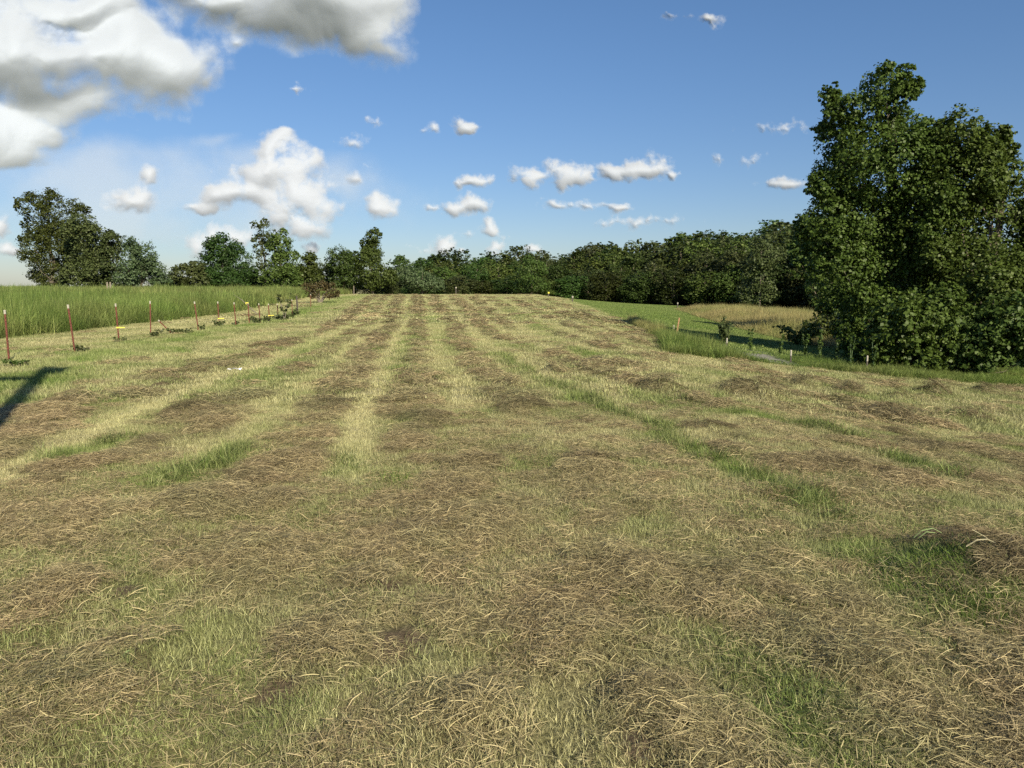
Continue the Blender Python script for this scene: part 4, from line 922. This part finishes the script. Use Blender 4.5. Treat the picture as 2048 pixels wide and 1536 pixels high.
# litter
X, Y = at(469, 746); rr_ = random.Random(3); b = MB()
for q in range(3):
    V = [(rr_.uniform(-.09, .09), rr_.uniform(-.04, .04), rr_.uniform(0, .05)) for _ in range(6)]
    V = [(x_ + (q - 1) * .06, y_, z_) for x_, y_, z_ in V]; b.add(V, [(0, 1, 2), (2, 3, 4), (1, 2, 5), (3, 4, 5), (0, 2, 5)])
tag(b.build('litter', M_paper, None, (X, Y, float(height(np.array([X]), np.array([Y]))[0]) + .05)), 'scrap of crumpled white litter on the mown grass', 'litter')
# long single stalks lying or standing in the foreground
def stalk(px, py, pts, w, mat, label, name='grass_stalk'):
    X, Y = at(px, py); Z = float(height(np.array([X]), np.array([Y]))[0]); V = []; Fs = []
    pts = [Vector(p) for p in pts]; n = len(pts)
    for i, p in enumerate(pts):
        ww = w * (1 - .8 * (i / (n - 1)) ** 2); t = (pts[min(i + 1, n - 1)] - pts[max(i - 1, 0)]).normalized(); s_ = t.cross(Vector((0, -1, .3))).normalized()
        V += [tuple(p - s_ * ww), tuple(p + Vector((0, .004, .003))), tuple(p + s_ * ww)]
        if i: k = 3 * i; Fs += [(k - 3, k - 2, k + 1, k), (k - 2, k - 1, k + 2, k + 1)]
    return V, Fs, (X, Y, Z + .03)
def stalks(px, py, lst, mat, label, name='grass_blades'):
    b = MB()
    lst = [([tuple(.38 * q for q in p) for p in pts], w * .8) for pts, w in lst]
    for pts, w in lst:
        V, Fs, loc = stalk(px, py, pts, w, mat, label); b.add(V, Fs)
    tag(b.build(name, mat, None, loc), label, 'grass')
stalks(258, 1375, [([(0, 0, 0), (.01, 0, .06), (.02, .02, .13)], 0.0014), ([(.02, .02, .13), (-.02, .01, .11), (-.05, 0, .07)], 0.0014), ([(.02, .02, .13), (0, .02, .12), (-.04, -.01, .05)], 0.0009)], M_g1, 'folded pale green grass blade sticking up at the lower left')
stalks(1960, 1180, [([(-.25, 0, .02), (-.1, 0, .12), (.05, 0, .13), (.16, -.03, .08)], 0.0016), ([(.12, 0, .02), (.1, .02, .1), (.05, 0, .14)], 0.0011), ([(.2, 0, 0), (.05, .05, .15), (-.12, .1, .24)], 0.0009)], M_g2, 'broad dry bent blades on the hay heap at the right')
stalks(1850, 1110, [([(-.2, 0, .0), (-.08, 0, .12), (.1, 0, .16), (.25, -.05, .08)], 0.0011), ([(-.12, 0, 0), (0, 0, .10), (.15, 0, .08), (.22, -.05, .0)], 0.0011), ([(.0, 0, 0), (.0, .02, .14), (-.03, .0, .22)], 0.0007)], M_g1, 'arching green blades over a dark hollow at the right')
stalks(1690, 1020, [([(0, 0, 0), (-.06, 0, .18), (-.11, 0, .36)], 0.0009), ([(.02, 0, 0), (0, .03, .15), (-.02, .03, .3)], 0.0009)], M_g3, 'tall dark stalks at the end of the missed green strip')
stalks(1840, 1060, [([(0, 0, 0), (.003, 0, .12), (0, 0, .26)], 0.0005)], M_g3, 'single thin upright stalk left of the hay heap')

# utility pole just outside the frame whose shadow crosses the lower left
TIP = at(98, 737); Hp = 9.6; k_ = Hp / math.tan(SUN_EL); bxp, byp = TIP[0] + .452 * k_, TIP[1] - .892 * k_
zb = float(g0(bxp, byp)); root = empty('utility_pole', (bxp, byp, zb)); hh = Hp + float(g0(*TIP)) - zb
MB().tube([(0, 0, -.5), (0, 0, hh * .5), (0, 0, hh)], [.17, .15, .12], 14).build('pole', M_wood, root, smooth=True)
MB().box((-.85, -.14, hh - 1.15), (2.0, .12, .30), 0).build('crossarm', M_wood, root)
MB().tube([(.24, 0, hh - .75), (.24, 0, hh - .7), (.24, 0, hh - .1), (.24, 0, hh - .05)], [.14, .17, .17, .08], 14).build('transformer', M_met, root, smooth=True)
for q in (-1.7, -1.2): MB().tube([(q, -.14, hh - 1.09), (q, -.14, hh - .95), (q, -.14, hh - .9)], [.03, .05, .02], 8).build('insulator', M_met, root)
tag(root, 'wooden utility pole beyond the left edge, seen only as its long shadow', 'pole')
print('wood trees', nwood)
